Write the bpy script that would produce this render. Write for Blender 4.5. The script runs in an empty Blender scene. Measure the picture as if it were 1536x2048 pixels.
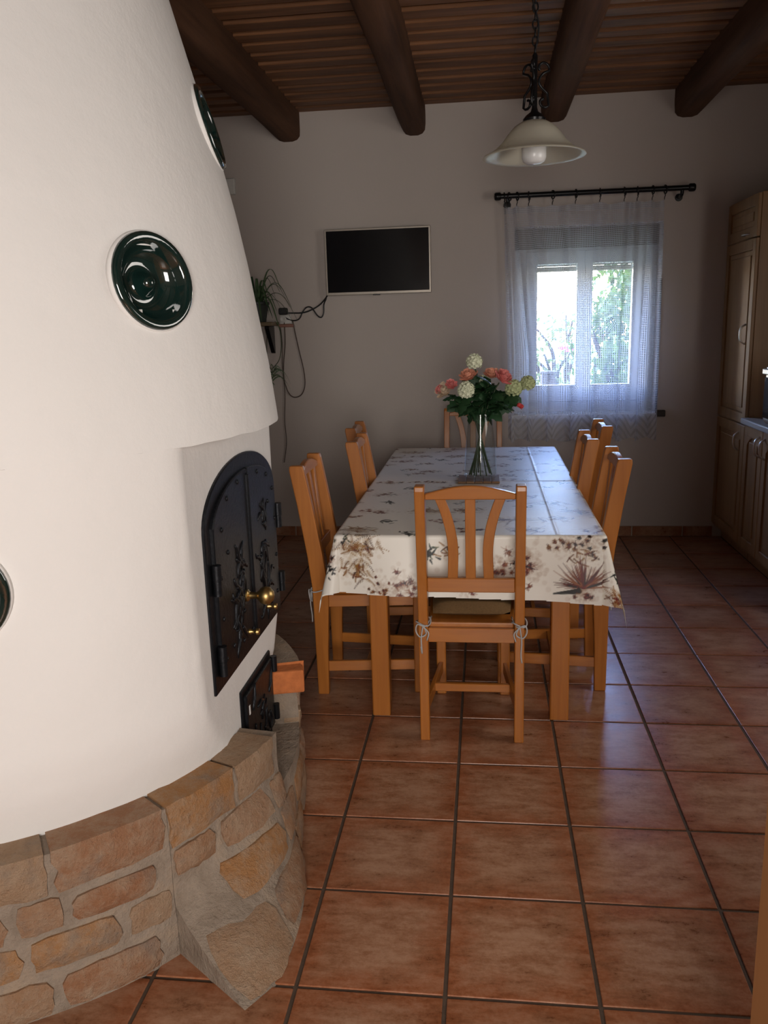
import bpy, bmesh, math, random
import numpy as np
from mathutils import Vector, Matrix, Euler, noise as mnoise

random.seed(7)
sc = bpy.context.scene
COL = sc.collection
R = math.radians

# ------------------------------------------------------------------ camera
cam_d = bpy.data.cameras.new('camera'); cam = bpy.data.objects.new('camera', cam_d); COL.objects.link(cam)
FPX = 1664.0
cam_d.sensor_fit = 'VERTICAL'; cam_d.sensor_height = 32.0; cam_d.lens = 32.0 * FPX / 2048.0
cam_d.clip_start = 0.02; cam_d.clip_end = 200
yaw, pitch, roll = -0.12346, 0.21721, -0.02912
fw = Vector((math.sin(yaw) * math.cos(pitch), math.cos(yaw) * math.cos(pitch), -math.sin(pitch)))
rt = Vector((math.cos(yaw), -math.sin(yaw), 0)); up = rt.cross(fw)
r2 = rt * math.cos(roll) + up * math.sin(roll); u2 = -rt * math.sin(roll) + up * math.cos(roll)
cam.matrix_world = Matrix(((r2.x, u2.x, -fw.x, 0.4371), (r2.y, u2.y, -fw.y, -1.6044), (r2.z, u2.z, -fw.z, 1.4816), (0, 0, 0, 1)))
sc.camera = cam

# ------------------------------------------------------------------ view, world, lights
sc.view_settings.view_transform = 'Standard'; sc.view_settings.look = 'None'
sc.view_settings.exposure = 0.0; sc.view_settings.gamma = 1.0; sc.view_settings.use_curve_mapping = False
sc.cycles.use_denoising = True
sc.cycles.use_adaptive_sampling = True; sc.cycles.adaptive_threshold = .06
sc.cycles.max_bounces = 6; sc.cycles.diffuse_bounces = 3; sc.cycles.glossy_bounces = 3; sc.cycles.transmission_bounces = 4; sc.cycles.transparent_max_bounces = 12
sc.cycles.sample_clamp_indirect = 6.0
w = bpy.data.worlds.new('world'); sc.world = w; w.use_nodes = True
nt = w.node_tree; nt.nodes.clear()
sky = nt.nodes.new('ShaderNodeTexSky'); sky.sky_type = 'NISHITA'; sky.sun_disc = False
sky.sun_elevation = R(40); sky.sun_rotation = R(-95); sky.air_density = 1.6; sky.dust_density = .4; sky.ozone_density = 2.5
bg = nt.nodes.new('ShaderNodeBackground'); bg.inputs['Strength'].default_value = 4.5
wo = nt.nodes.new('ShaderNodeOutputWorld')
tint = nt.nodes.new('ShaderNodeMix'); tint.data_type = 'RGBA'; tint.blend_type = 'MULTIPLY'; tint.inputs[0].default_value = 1.0
tint.inputs[7].default_value = (.92, .90, 1.22, 1)
nt.links.new(sky.outputs[0], tint.inputs[6]); nt.links.new(tint.outputs[2], bg.inputs['Color']); nt.links.new(bg.outputs[0], wo.inputs['Surface'])

def sun_lamp():
    d = bpy.data.lights.new('sun', 'SUN'); d.energy = 7.0; d.angle = R(0.6); d.color = (1, .95, .85)
    o = bpy.data.objects.new('sun', d); COL.objects.link(o)
    o.rotation_euler = Vector((.75, .12, -.66)).to_track_quat('-Z', 'Y').to_euler()
sun_lamp()
def daylight(name, loc, aim, sx, sy, power, col):
    d = bpy.data.lights.new(name, 'AREA'); d.shape = 'RECTANGLE'; d.size = sx; d.size_y = sy; d.energy = power; d.color = col
    o = bpy.data.objects.new(name, d); COL.objects.link(o); o.location = loc
    o.rotation_euler = Vector(aim).to_track_quat('-Z', 'Y').to_euler()
# daylight in the glazed door opening of the wall behind the viewer
daylight('daylight_behind', (0.74, -3.27, 1.30), (0, 1, 0), 1.1, 1.5, 104, (1.0, .95, .90))
# portal in the back window: guides the sky light in, gives off none itself
daylight('window_portal', (1.12, 4.62, 1.49), (0, -1, 0), .95, 1.25, 1, (1, 1, 1))
bpy.data.lights['window_portal'].cycles.is_portal = True
# daylight in the kitchen window of the right wall, out of view
daylight('daylight_kitchen', (2.655, .95, 1.62), (-1, 0, 0), 1.2, 1.1, 21, (1.0, .93, .86))

# ------------------------------------------------------------------ helpers
def wloc(o):
    v = Vector((0, 0, 0))
    while o is not None:
        v = v + o.location; o = o.parent
    return v

def tag(o, label=None, cat=None, group=None, kind=None):
    if label: o['label'] = label
    if cat: o['category'] = cat
    if group: o['group'] = group
    if kind: o['kind'] = kind
    return o

def empty(name, loc=(0, 0, 0), label=None, cat=None, group=None, kind=None, parent=None):
    o = bpy.data.objects.new(name, None); o.empty_display_size = .05
    COL.objects.link(o); o.parent = parent
    o.location = Vector(loc) - (wloc(parent) if parent else Vector((0, 0, 0)))
    return tag(o, label, cat, group, kind)

class MB:
    def __init__(s): s.v = []; s.f = []
    def add(s, vs, fs):
        n = len(s.v); s.v += [tuple(a) for a in vs]; s.f += [tuple(i + n for i in f) for f in fs]; return s
    def box(s, x0, x1, y0, y1, z0, z1):
        vs = [(x, y, z) for z in (z0, z1) for y in (y0, y1) for x in (x0, x1)]
        return s.add(vs, [(0, 2, 3, 1), (4, 5, 7, 6), (0, 1, 5, 4), (2, 6, 7, 3), (0, 4, 6, 2), (1, 3, 7, 5)])
    def prism(s, poly, fn, d0, d1):
        """poly: list of 2D points; fn(a,b,d)->xyz"""
        n = len(poly)
        vs = [fn(a, b, d0) for a, b in poly] + [fn(a, b, d1) for a, b in poly]
        fs = [tuple(range(n - 1, -1, -1)), tuple(range(n, 2 * n))] + [(i, (i + 1) % n, n + (i + 1) % n, n + i) for i in range(n)]
        return s.add(vs, fs)
    def strip(s, L, Rr, fn, d0, d1):
        """closed solid between two matched polylines L and R (lists of 2D points)"""
        n = len(L); vs = []
        for d in (d0, d1):
            vs += [fn(a, b, d) for a, b in L] + [fn(a, b, d) for a, b in Rr]
        fs = []
        for i in range(n - 1):
            fs.append((i, i + 1, n + i + 1, n + i)); o = 2 * n
            fs.append((o + i, o + n + i, o + n + i + 1, o + i + 1))
            fs.append((i, o + i, o + i + 1, i + 1)); fs.append((n + i, n + i + 1, o + n + i + 1, o + n + i))
        fs.append((0, n, 3 * n, 2 * n)); fs.append((n - 1, 3 * n - 1, 4 * n - 1, 2 * n - 1))
        return s.add(vs, fs)
    def tube(s, path, r, n=8, cap=True, closed=False):
        P = [Vector(p) for p in path]; m = len(P); rs = r if isinstance(r, (list, tuple)) else [r] * m
        vs = []; fs = []; ref = None
        for i in range(m):
            if closed: t = P[(i + 1) % m] - P[i - 1]
            else: t = P[min(i + 1, m - 1)] - P[max(i - 1, 0)]
            t = t.normalized() if t.length > 1e-9 else Vector((0, 0, 1))
            if ref is None:
                ref = Vector((0, 0, 1)) if abs(t.z) < .9 else Vector((1, 0, 0))
            a = (ref - t * ref.dot(t)).normalized(); b = t.cross(a); ref = a
            for k in range(n):
                an = 2 * math.pi * k / n
                vs.append(P[i] + (a * math.cos(an) + b * math.sin(an)) * rs[i])
        mm = m if closed else m - 1
        for i in range(mm):
            j = (i + 1) % m
            for k in range(n):
                fs.append((i * n + k, i * n + (k + 1) % n, j * n + (k + 1) % n, j * n + k))
        if cap and not closed:
            fs.append(tuple(range(n - 1, -1, -1))); fs.append(tuple((m - 1) * n + k for k in range(n)))
        return s.add(vs, fs)
    def lathe(s, prof, n=24, M=None, cap0=False, cap1=False):
        M = M or Matrix(); vs = []; fs = []; m = len(prof)
        for r, z in prof:
            for k in range(n):
                a = 2 * math.pi * k / n; vs.append(M @ Vector((r * math.cos(a), r * math.sin(a), z)))
        for i in range(m - 1):
            for k in range(n):
                fs.append((i * n + k, i * n + (k + 1) % n, (i + 1) * n + (k + 1) % n, (i + 1) * n + k))
        if cap0: fs.append(tuple(range(n - 1, -1, -1)))
        if cap1: fs.append(tuple((m - 1) * n + k for k in range(n)))
        return s.add(vs, fs)
    def ball(s, c, r, n=10, m=7, sq=(1, 1, 1)):
        prof = [(max(1e-4, math.sin(math.pi * i / m)), -math.cos(math.pi * i / m)) for i in range(m + 1)]
        return s.lathe(prof, n, Matrix.Translation(c) @ Matrix.Diagonal((r * sq[0], r * sq[1], r * sq[2], 1)))
    def mesh(s, name, bevel=0, smooth=False, off=Vector((0, 0, 0)), seg=1, fix=True):
        me = bpy.data.meshes.new(name)
        me.from_pydata([(a[0] - off.x, a[1] - off.y, a[2] - off.z) for a in s.v], [], s.f)
        if bevel or fix:
            bm = bmesh.new(); bm.from_mesh(me)
            if bevel:
                bmesh.ops.remove_doubles(bm, verts=bm.verts, dist=1e-6)
                es = [e for e in bm.edges if len(e.link_faces) == 2 and e.calc_face_angle(0) > R(35)]
                bmesh.ops.bevel(bm, geom=es, offset=bevel, offset_type='OFFSET', segments=seg, profile=.5, affect='EDGES', clamp_overlap=True)
            bmesh.ops.recalc_face_normals(bm, faces=bm.faces)
            bm.to_mesh(me); bm.free()
        if smooth:
            me.polygons.foreach_set('use_smooth', [True] * len(me.polygons))
            if smooth == 'auto':
                try: me.set_sharp_from_angle(angle=R(40))
                except Exception: pass
        me.update(); return me
    def build(s, name, m, parent=None, bevel=0, smooth=False, seg=1, origin=None, fix=True):
        """geometry is in world space; child meshes are shifted into the parent's frame"""
        po = wloc(parent) if parent else Vector((0, 0, 0))
        og = Vector(origin) if origin is not None else po
        me = s.mesh(name, bevel, smooth, og, seg, fix)
        o = bpy.data.objects.new(name, me); COL.objects.link(o); o.parent = parent; o.location = og - po
        if m: me.materials.append(m)
        return o

def inst(src, name, parent, loc, rot=(0, 0, 0), scl=(1, 1, 1)):
    o = bpy.data.objects.new(name, src); COL.objects.link(o); o.parent = parent
    o.location = Vector(loc) - (wloc(parent) if parent else Vector((0, 0, 0))); o.rotation_euler = rot; o.scale = scl
    return o

def copy_tree(o, parent=None):
    c = o.copy(); COL.objects.link(c); c.parent = parent
    for ch in o.children: copy_tree(ch, c)
    return c

def bez(pts, n=20):
    """Catmull-Rom through pts"""
    P = [Vector(p) for p in pts]; P = [P[0] * 2 - P[1]] + P + [P[-1] * 2 - P[-2]]; out = []
    seg = len(P) - 3
    for i in range(seg):
        a, b, c, d = P[i:i + 4]; k = max(2, n // seg)
        for j in range(k):
            t = j / k
            out.append(.5 * ((2 * b) + (c - a) * t + (2 * a - 5 * b + 4 * c - d) * t * t + (3 * b - a - 3 * c + d) * t ** 3))
    out.append(P[-2]); return out

# ------------------------------------------------------------------ materials
class NT:
    def __init__(s, name):
        s.m = bpy.data.materials.new(name); s.m.use_nodes = True; s.t = s.m.node_tree; s.t.nodes.clear()
        s.out = s.n('ShaderNodeOutputMaterial')
    def n(s, typ, **kw):
        nd = s.t.nodes.new(typ)
        for k, v in kw.items(): setattr(nd, k, v)
        return nd
    def l(s, a, b): s.t.links.new(a, b)
    def val(s, sock, v):
        if isinstance(v, bpy.types.NodeSocket): s.l(v, sock)
        else: sock.default_value = v
    def math(s, op, a, b=0.0, c=None, clamp=False):
        nd = s.n('ShaderNodeMath', operation=op, use_clamp=clamp); s.val(nd.inputs[0], a); s.val(nd.inputs[1], b)
        if c is not None: s.val(nd.inputs[2], c)
        return nd.outputs[0]
    def mix(s, f, a, b, blend='MIX'):
        nd = s.n('ShaderNodeMix', data_type='RGBA', blend_type=blend); s.val(nd.inputs[0], f)
        for k, v in ((6, a), (7, b)):
            if isinstance(v, tuple) and len(v) == 3: v = (*v, 1)
            s.val(nd.inputs[k], v)
        return nd.outputs[2]
    def noise(s, vec, scale, detail=4, rough=.55, scl=None):
        if scl is not None:
            mp = s.n('ShaderNodeMapping'); mp.inputs['Scale'].default_value = scl; s.l(vec, mp.inputs[0]); vec = mp.outputs[0]
        nd = s.n('ShaderNodeTexNoise'); nd.inputs['Scale'].default_value = scale; nd.inputs['Detail'].default_value = detail
        nd.inputs['Roughness'].default_value = rough; s.l(vec, nd.inputs['Vector']); return nd.outputs['Fac']
    def ramp(s, f, stops):
        nd = s.n('ShaderNodeValToRGB'); s.l(f, nd.inputs[0]); e = nd.color_ramp.elements
        while len(e) < len(stops): e.new(.5)
        for k, (p, c) in enumerate(stops): e[k].position = p; e[k].color = (*c, 1) if len(c) == 3 else c
        return nd.outputs[0]
    def mr(s, f, a, b, c=0, d=1):
        nd = s.n('ShaderNodeMapRange'); s.val(nd.inputs[0], f)
        for i, v in enumerate((a, b, c, d)): nd.inputs[1 + i].default_value = v
        return nd.outputs[0]
    def coord(s, which='Object'): return s.n('ShaderNodeTexCoord').outputs[which]
    def rnd(s): return s.n('ShaderNodeObjectInfo').outputs['Random']
    def rvec(s, k=17.0):
        """object coordinates shifted per object"""
        r = s.rnd(); c = s.n('ShaderNodeCombineXYZ')
        for i, m in enumerate((k, k * 1.7, k * .6)): s.l(s.math('MULTIPLY', r, m), c.inputs[i])
        a = s.n('ShaderNodeVectorMath', operation='ADD'); s.l(s.coord(), a.inputs[0]); s.l(c.outputs[0], a.inputs[1]); return a.outputs[0]
    def bump(s, h, strength=.3, dist=.01):
        nd = s.n('ShaderNodeBump'); nd.inputs['Strength'].default_value = strength; nd.inputs['Distance'].default_value = dist
        s.l(h, nd.inputs['Height']); return nd.outputs[0]
    def pr(s, col, rough=.5, nrm=None, metal=0, spec=.5, **kw):
        b = s.n('ShaderNodeBsdfPrincipled')
        if isinstance(col, tuple) and len(col) == 3: col = (*col, 1)
        s.val(b.inputs['Base Color'], col); s.val(b.inputs['Roughness'], rough); b.inputs['Metallic'].default_value = metal
        b.inputs['Specular IOR Level'].default_value = spec
        for k, v in kw.items(): s.val(b.inputs[k.replace('_', ' ')], v)
        if nrm is not None: s.l(nrm, b.inputs['Normal'])
        s.l(b.outputs[0], s.out.inputs[0]); s.b = b; return s.m

def plain(name, col, rough=.5, metal=0, spec=.5, var=.12, bump=0, scale=30, **kw):
    t = NT(name); v = t.coord(); f = t.noise(v, scale)
    c = t.mix(f, tuple(x * (1 - var) for x in col), tuple(min(1, x * (1 + var)) for x in col))
    return t.pr(c, rough, t.bump(f, bump, .005) if bump else None, metal, spec, **kw)

def wood(name, c1, c2, axis=2, rough=.4, k=1.0, spec=.4, bump=.08):
    t = NT(name); v = t.rvec(); s_ = [14 * k, 14 * k, 14 * k]; s_[axis] = 1.2 * k
    f1 = t.noise(v, 1.0, 5, .6, tuple(s_)); s2 = [60 * k] * 3; s2[axis] = 2.5 * k
    f2 = t.noise(v, 1.0, 3, .6, tuple(s2))
    f = t.math('ADD', t.math('MULTIPLY', f1, .65), t.math('MULTIPLY', f2, .35))
    c = t.ramp(f, [(.3, c1), (.7, c2)])
    return t.pr(c, rough, t.bump(f, bump, .004), 0, spec)

M = {}
# painted plaster on the walls
def wallpaint(name, col):
    t = NT(name); v = t.coord(); f = t.noise(v, 3, 3); g = t.noise(v, 45, 4, .6)
    c = t.mix(f, tuple(x * .95 for x in col), col)
    return t.pr(c, .85, t.bump(g, .25, .004), 0, .2)
M['wall'] = wallpaint('wall_paint', (.52, .458, .415))
M['ceil_slab'] = plain('ceiling_slab', (.05, .028, .018), .8)
M['grout'] = plain('grout', (.085, .055, .036), .9, var=.3, bump=.4, scale=60)
M['grout_light'] = plain('wall_grout', (.42, .36, .30), .9)

def tile_mat(name, edge=True):
    t = NT(name); v = t.rvec(23); ob = t.coord()
    sx = t.n('ShaderNodeSeparateXYZ'); t.l(ob, sx.inputs[0])
    m = t.math('MAXIMUM', t.math('ABSOLUTE', sx.outputs[0]), t.math('ABSOLUTE', sx.outputs[1]))
    streak = t.noise(v, 1, 7, .72, (9, 24, 10)); blot = t.noise(v, 1, 6, .68, (12, 17, 12)); fine = t.noise(v, 85, 4, .75)
    e = t.mr(t.math('ADD', m, t.math('MULTIPLY', t.math('SUBTRACT', blot, .5), .22)), .085, .16)
    f = t.math('ADD', t.math('ADD', t.math('MULTIPLY', streak, .5), t.math('MULTIPLY', blot, .3)), t.math('MULTIPLY', fine, .2))
    base = t.ramp(f, [(.34, (.16, .060, .026)), (.45, (.30, .136, .070)), (.54, (.40, .215, .128)), (.68, (.48, .285, .182))])
    red = t.ramp(f, [(.36, (.13, .034, .010)), (.5, (.30, .098, .038)), (.66, (.44, .22, .13))])
    c = t.mix(t.math('MULTIPLY', e, .88), base, red) if edge else base
    h = t.noise(v, 9, 2)
    tone = t.mr(t.rnd(), 0, 1, .9, 1.08)
    c = t.mix(1.0, c, t.n('ShaderNodeCombineColor').outputs[0], 'MULTIPLY') if False else c
    hs = t.n('ShaderNodeHueSaturation'); t.l(c, hs.inputs['Color']); t.l(tone, hs.inputs['Value'])
    rg = t.mr(f, .3, .8, .24, .4)
    return t.pr(hs.outputs[0], rg, t.bump(h, .12, .01), 0, .45)
M['tile'] = tile_mat('terracotta_tile')

M['board'] = wood('ceiling_board', (.070, .027, .011), (.27, .115, .045), 0, .6, .8)
M['beam'] = wood('ceiling_beam', (.050, .023, .012), (.145, .066, .032), 1, .8, .7, .2, bump=.3)
M['pine'] = wood('honey_pine', (.32, .100, .015), (.47, .168, .030), 2, .32, 1.2, .5)
M['pine_h'] = wood('honey_pine_rail', (.32, .100, .015), (.47, .168, .030), 0, .32, 1.2, .5)
M['pine_y'] = wood('honey_pine_long', (.32, .100, .015), (.47, .168, .030), 1, .32, 1.2, .5)
M['cab'] = wood('kitchen_oak', (.27, .15, .065), (.42, .25, .115), 2, .4, 1.0)
M['doorwood'] = wood('door_wood', (.42, .20, .075), (.56, .29, .12), 2, .35, .8)
M['iron'] = plain('black_iron', (.012, .013, .016), .42, .6, .5, .3, .25, 90)
M['iron_gloss'] = plain('black_lacquer', (.010, .010, .011), .3, .4, .5, .2)
M['brass'] = plain('brass', (.50, .34, .13), .38, 1.0)
M['steel'] = plain('brushed_steel', (.62, .60, .57), .3, 1.0)
M['glaze'] = plain('dark_green_glaze', (.006, .020, .017), .07, 0, .8, .4, 0, 20, Coat_Weight=1.0, Coat_Roughness=.03)
M['white'] = plain('white_paint', (.78, .78, .77), .45)
M['plastic_white'] = plain('white_plastic', (.62, .60, .56), .45)
M['black'] = plain('black_plastic', (.012, .012, .013), .4)
M['screen'] = plain('tv_screen', (.006, .006, .007), .12, 0, .5)
M['tvframe'] = plain('tv_frame', (.42, .37, .31), .35, .4)
M['worktop'] = plain('worktop_grey', (.42, .39, .36), .35, 0, .5, .25, 0, 120)
M['string'] = plain('grey_string', (.42, .42, .42), .9)
M['cushion'] = plain('brown_cushion', (.20, .12, .055), .95, 0, .1, .35, .5, 140)
M['leaf'] = plain('dark_leaf', (.020, .060, .022), .5, 0, .4, .4, .2, 60)
M['leaf2'] = plain('striped_leaf', (.06, .11, .045), .5, 0, .4, .4)
M['stem'] = plain('green_stem', (.035, .06, .022), .6)
M['pot'] = plain('dark_pot', (.03, .035, .03), .5)
M['hyd'] = plain('cream_petal', (.72, .74, .55), .7, 0, .2, .15)
M['hydg'] = plain('green_cream_petal', (.48, .53, .29), .7, 0, .2, .2)
M['peach'] = plain('peach_petal', (.80, .36, .24), .6, 0, .2, .2)
M['pink'] = plain('pink_petal', (.80, .27, .25), .6, 0, .2, .2)
M['cream'] = plain('cream_rose', (.74, .58, .42), .6, 0, .2, .15)
M['red'] = plain('coral_bud', (.62, .07, .07), .55, 0, .2, .2)
M['cork'] = wood('trivet_wood', (.16, .085, .04), (.30, .17, .085), 0, .6)
M['concrete'] = plain('dark_brick_post', (.05, .04, .034), .9)
M['bark'] = plain('bark', (.035, .026, .02), .9, 0, .1, .4, .6, 25)
M['rust'] = plain('faded_red_plastic', (.30, .14, .10), .6)
M['bulb'] = plain('opal_bulb', (.80, .80, .80), .25, 0, .5, .03)
M['cable'] = plain('brown_cable', (.085, .055, .042), .6)

def stove_plaster():
    t = NT('stove_limewash'); v = t.coord(); f = t.noise(v, 2.5, 3); g = t.noise(v, 22, 5, .65); b = t.noise(v, 6, 2)
    c = t.mix(f, (.78, .755, .725), (.83, .81, .785))
    h = t.math('ADD', t.math('MULTIPLY', g, .5), b)
    return t.pr(c, .75, t.bump(h, .28, .012), 0, .3)
M['lime'] = stove_plaster()
def brick_mat():
    t = NT('old_brick'); v = t.rvec(11); r = t.rnd()
    f = t.noise(v, 18, 7, .75); g = t.noise(v, 80, 5, .75); p = t.noise(v, 7, 5, .65)
    c0 = t.ramp(r, [(.0, (.40, .235, .135)), (.3, (.36, .165, .085)), (.55, (.42, .275, .17)), (.8, (.36, .19, .105)), (1, (.46, .225, .085))])
    c1 = t.mix(t.mr(f, .42, .72), c0, (.47, .34, .235))
    c2 = t.mix(t.mr(p, .52, .68, 0, .75), c1, (.27, .215, .172))
    c3 = t.mix(t.mr(g, .62, .75, 0, .5), c2, (.10, .07, .05))
    c4 = t.mix(t.mr(g, .30, .24, 0, .5), c3, (.6, .56, .5))
    h = t.math('ADD', f, t.math('MULTIPLY', g, .6))
    return t.pr(c4, .9, t.bump(h, 1.0, .018), 0, .15)
M['brick'] = brick_mat()
M['brick_red'] = plain('red_brick', (.50, .155, .050), .85, 0, .2, .3, .6, 45)
def mortar_mat():
    t = NT('cement_mortar'); v = t.coord(); f = t.noise(v, 9, 6, .65); g = t.noise(v, 80, 4, .7)
    c = t.ramp(f, [(.3, (.22, .168, .125)), (.5, (.295, .235, .182)), (.7, (.36, .265, .185))])
    h = t.math('ADD', f, t.math('MULTIPLY', g, .4))
    return t.pr(c, .92, t.bump(h, .9, .016), 0, .15)
M['mortar'] = mortar_mat()

def glass_mat(name, tint=(1, 1, 1), ior=1.45):
    t = NT(name); fr = t.n('ShaderNodeFresnel'); fr.inputs['IOR'].default_value = ior
    tr = t.n('ShaderNodeBsdfTransparent'); tr.inputs[0].default_value = (*tint, 1)
    gl = t.n('ShaderNodeBsdfGlossy'); gl.inputs['Roughness'].default_value = .02
    mx = t.n('ShaderNodeMixShader'); t.l(fr.outputs[0], mx.inputs[0]); t.l(tr.outputs[0], mx.inputs[1]); t.l(gl.outputs[0], mx.inputs[2])
    t.l(mx.outputs[0], t.out.inputs[0]); return t.m
M['glass'] = glass_mat('window_glass', (.97, .98, .97), 1.3)
def vase_mat():
    t = NT('vase_glass'); lw = t.n('ShaderNodeLayerWeight'); lw.inputs['Blend'].default_value = .35
    f_ = t.math('MULTIPLY_ADD', t.math('POWER', lw.outputs['Facing'], 2.5), .5, .028)
    tr = t.n('ShaderNodeBsdfTransparent'); tr.inputs[0].default_value = (.95, .97, .97, 1)
    gl = t.n('ShaderNodeBsdfGlossy'); gl.inputs['Roughness'].default_value = .03
    mx = t.n('ShaderNodeMixShader'); t.l(f_, mx.inputs[0]); t.l(tr.outputs[0], mx.inputs[1]); t.l(gl.outputs[0], mx.inputs[2])
    t.l(mx.outputs[0], t.out.inputs[0]); return t.m
M['vase'] = vase_mat()

def transl(name, col, tcol, f=.5, rough=.4):
    t = NT(name); v = t.coord(); nz = t.noise(v, 18, 4)
    c = t.mix(nz, tuple(x * .9 for x in col), col)
    b = t.n('ShaderNodeBsdfPrincipled'); t.l(c, b.inputs['Base Color']); b.inputs['Roughness'].default_value = rough
    s = t.n('ShaderNodeBsdfTranslucent'); s.inputs[0].default_value = (*tcol, 1)
    mx = t.n('ShaderNodeMixShader'); mx.inputs[0].default_value = f
    t.l(b.outputs[0], mx.inputs[1]); t.l(s.outputs[0], mx.inputs[2]); t.l(mx.outputs[0], t.out.inputs[0]); return t.m
M['shade'] = transl('frosted_glass_shade', (.84, .81, .70), (.84, .81, .69), .4, .3)
M['gleaf'] = transl('garden_leaf', (.055, .105, .022), (.085, .15, .028), .45)
M['gleaf2'] = transl('garden_leaf_pale', (.085, .115, .040), (.13, .16, .05), .45)
M['gflower'] = transl('magenta_flower', (.30, .04, .22), (.35, .08, .28), .4)

def lace_mat():
    t = NT('white_lace'); uv = t.n('ShaderNodeUVMap'); uv.uv_map = 'UVMap'
    sx = t.n('ShaderNodeSeparateXYZ'); t.l(uv.outputs[0], sx.inputs[0]); u, v = sx.outputs[0], sx.outputs[1]
    P = .0115
    tu = t.math('LESS_THAN', t.math('FRACT', t.math('DIVIDE', u, P)), .36)
    tv = t.math('LESS_THAN', t.math('FRACT', t.math('DIVIDE', v, P)), .36)
    net = t.math('MAXIMUM', tu, tv)
    net = t.math('MULTIPLY_ADD', net, .66, .04)
    # small diamond motifs in the net
    du = t.math('MULTIPLY', t.math('ABSOLUTE', t.math('SUBTRACT', t.math('FRACT', t.math('DIVIDE', u, .31)), .5)), .31)
    dv = t.math('MULTIPLY', t.math('ABSOLUTE', t.math('SUBTRACT', t.math('FRACT', t.math('DIVIDE', v, .42)), .5)), .42)
    dd = t.math('ADD', t.math('MULTIPLY', du, 1.25), dv)
    ind = t.math('LESS_THAN', dd, .048)
    ring = t.math('GREATER_THAN', t.math('SINE', t.math('MULTIPLY', dd, 420)), .1)
    mot = t.math('MULTIPLY_ADD', ring, .75, .1)
    net = t.math('ADD', t.math('MULTIPLY', net, t.math('SUBTRACT', 1.0, ind)), t.math('MULTIPLY', mot, ind))
    # denser border with chevrons below the sill line
    tri = t.math('ABSOLUTE', t.math('SUBTRACT', t.math('FRACT', t.math('DIVIDE', u, .19)), .5))
    ch = t.math('FRACT', t.math('DIVIDE', t.math('ADD', v, t.math('MULTIPLY', tri, .24)), .052))
    chv = t.math('MULTIPLY_ADD', t.math('GREATER_THAN', ch, .42), .24, .44)
    bord = t.math('LESS_THAN', v, .865)
    net = t.math('ADD', t.math('MULTIPLY', net, t.math('SUBTRACT', 1.0, bord)), t.math('MULTIPLY', chv, bord))
    # plain hem at the top
    hem = t.math('GREATER_THAN', v, 2.185)
    op = t.math('MAXIMUM', net, t.math('MULTIPLY', hem, .5))
    d = t.n('ShaderNodeBsdfDiffuse'); d.inputs[0].default_value = (.74, .75, .78, 1)
    s = t.n('ShaderNodeBsdfTranslucent'); s.inputs[0].default_value = (.70, .72, .80, 1)
    m1 = t.n('ShaderNodeMixShader'); m1.inputs[0].default_value = .5; t.l(d.outputs[0], m1.inputs[1]); t.l(s.outputs[0], m1.inputs[2])
    tr = t.n('ShaderNodeBsdfTransparent')
    m2 = t.n('ShaderNodeMixShader'); t.l(op, m2.inputs[0]); t.l(tr.outputs[0], m2.inputs[1]); t.l(m1.outputs[0], m2.inputs[2])
    t.l(m2.outputs[0], t.out.inputs[0]); return t.m
M['lace'] = lace_mat()

def cloth_mat():
    t = NT('printed_oilcloth'); a = t.n('ShaderNodeAttribute'); a.attribute_name = 'print'
    v = t.coord(); f = t.noise(v, 220, 2); g = t.noise(v, 5, 3)
    h = t.math('ADD', t.math('MULTIPLY', f, .06), g)
    return t.pr(a.outputs['Color'], .42, t.bump(h, .10, .01), 0, .5)
M['cloth'] = cloth_mat()

# ================================================================== the setting
W = 4.267; T = .345; ZC = 2.897
XL, XR, YF = -2.35, 2.64, -3.25

fl = MB().box(XL - .2, XR + .2, YF - .2, W + .4, -.12, -.0035).build('floor', M['grout']); tag(fl, kind='structure')
def tile_mesh(wx, wy, name):
    return MB().box(-wx / 2, wx / 2, -wy / 2, wy / 2, -.010, 0).mesh(name, bevel=.0022, seg=2)
G = .0095
tm = tile_mesh(T - G, T - G, 'floor_tile'); tm.materials.append(M['tile'])
cut = W - 12 * T
tmc = tile_mesh(T - G, cut - G * .7, 'floor_tile_cut'); tmc.materials.append(M['tile'])
rest = MB()
for j in range(-12, 13):
    for i in range(-7, 8):
        cx, cy = (i + .5) * T, (j + .5) * T
        if cx - T / 2 < XL - .1 or cx + T / 2 > XR + .4: continue
        if -4 <= i <= 6 and -2 <= j <= 12 and math.hypot(cx + 1.0, cy - .6) > .62:
            if j == 12: inst(tmc, 'floor_tile', fl, (cx, 12 * T + cut / 2, 0))
            else:
                o = inst(tm, 'floor_tile', fl, (cx, cy, random.uniform(-.0006, .0003)), (random.uniform(-.0012, .0012), random.uniform(-.0012, .0012), 0))
                if random.random() < .5: o.rotation_euler.z = math.pi
        elif j < 12 and cy > YF:
            rest.box(cx - T / 2 + G / 2, cx + T / 2 - G / 2, cy - T / 2 + G / 2, cy + T / 2 - G / 2, -.008, 0)
tag(rest.build('floor_tiles_beyond', M['tile'], fl), kind='stuff')

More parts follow.
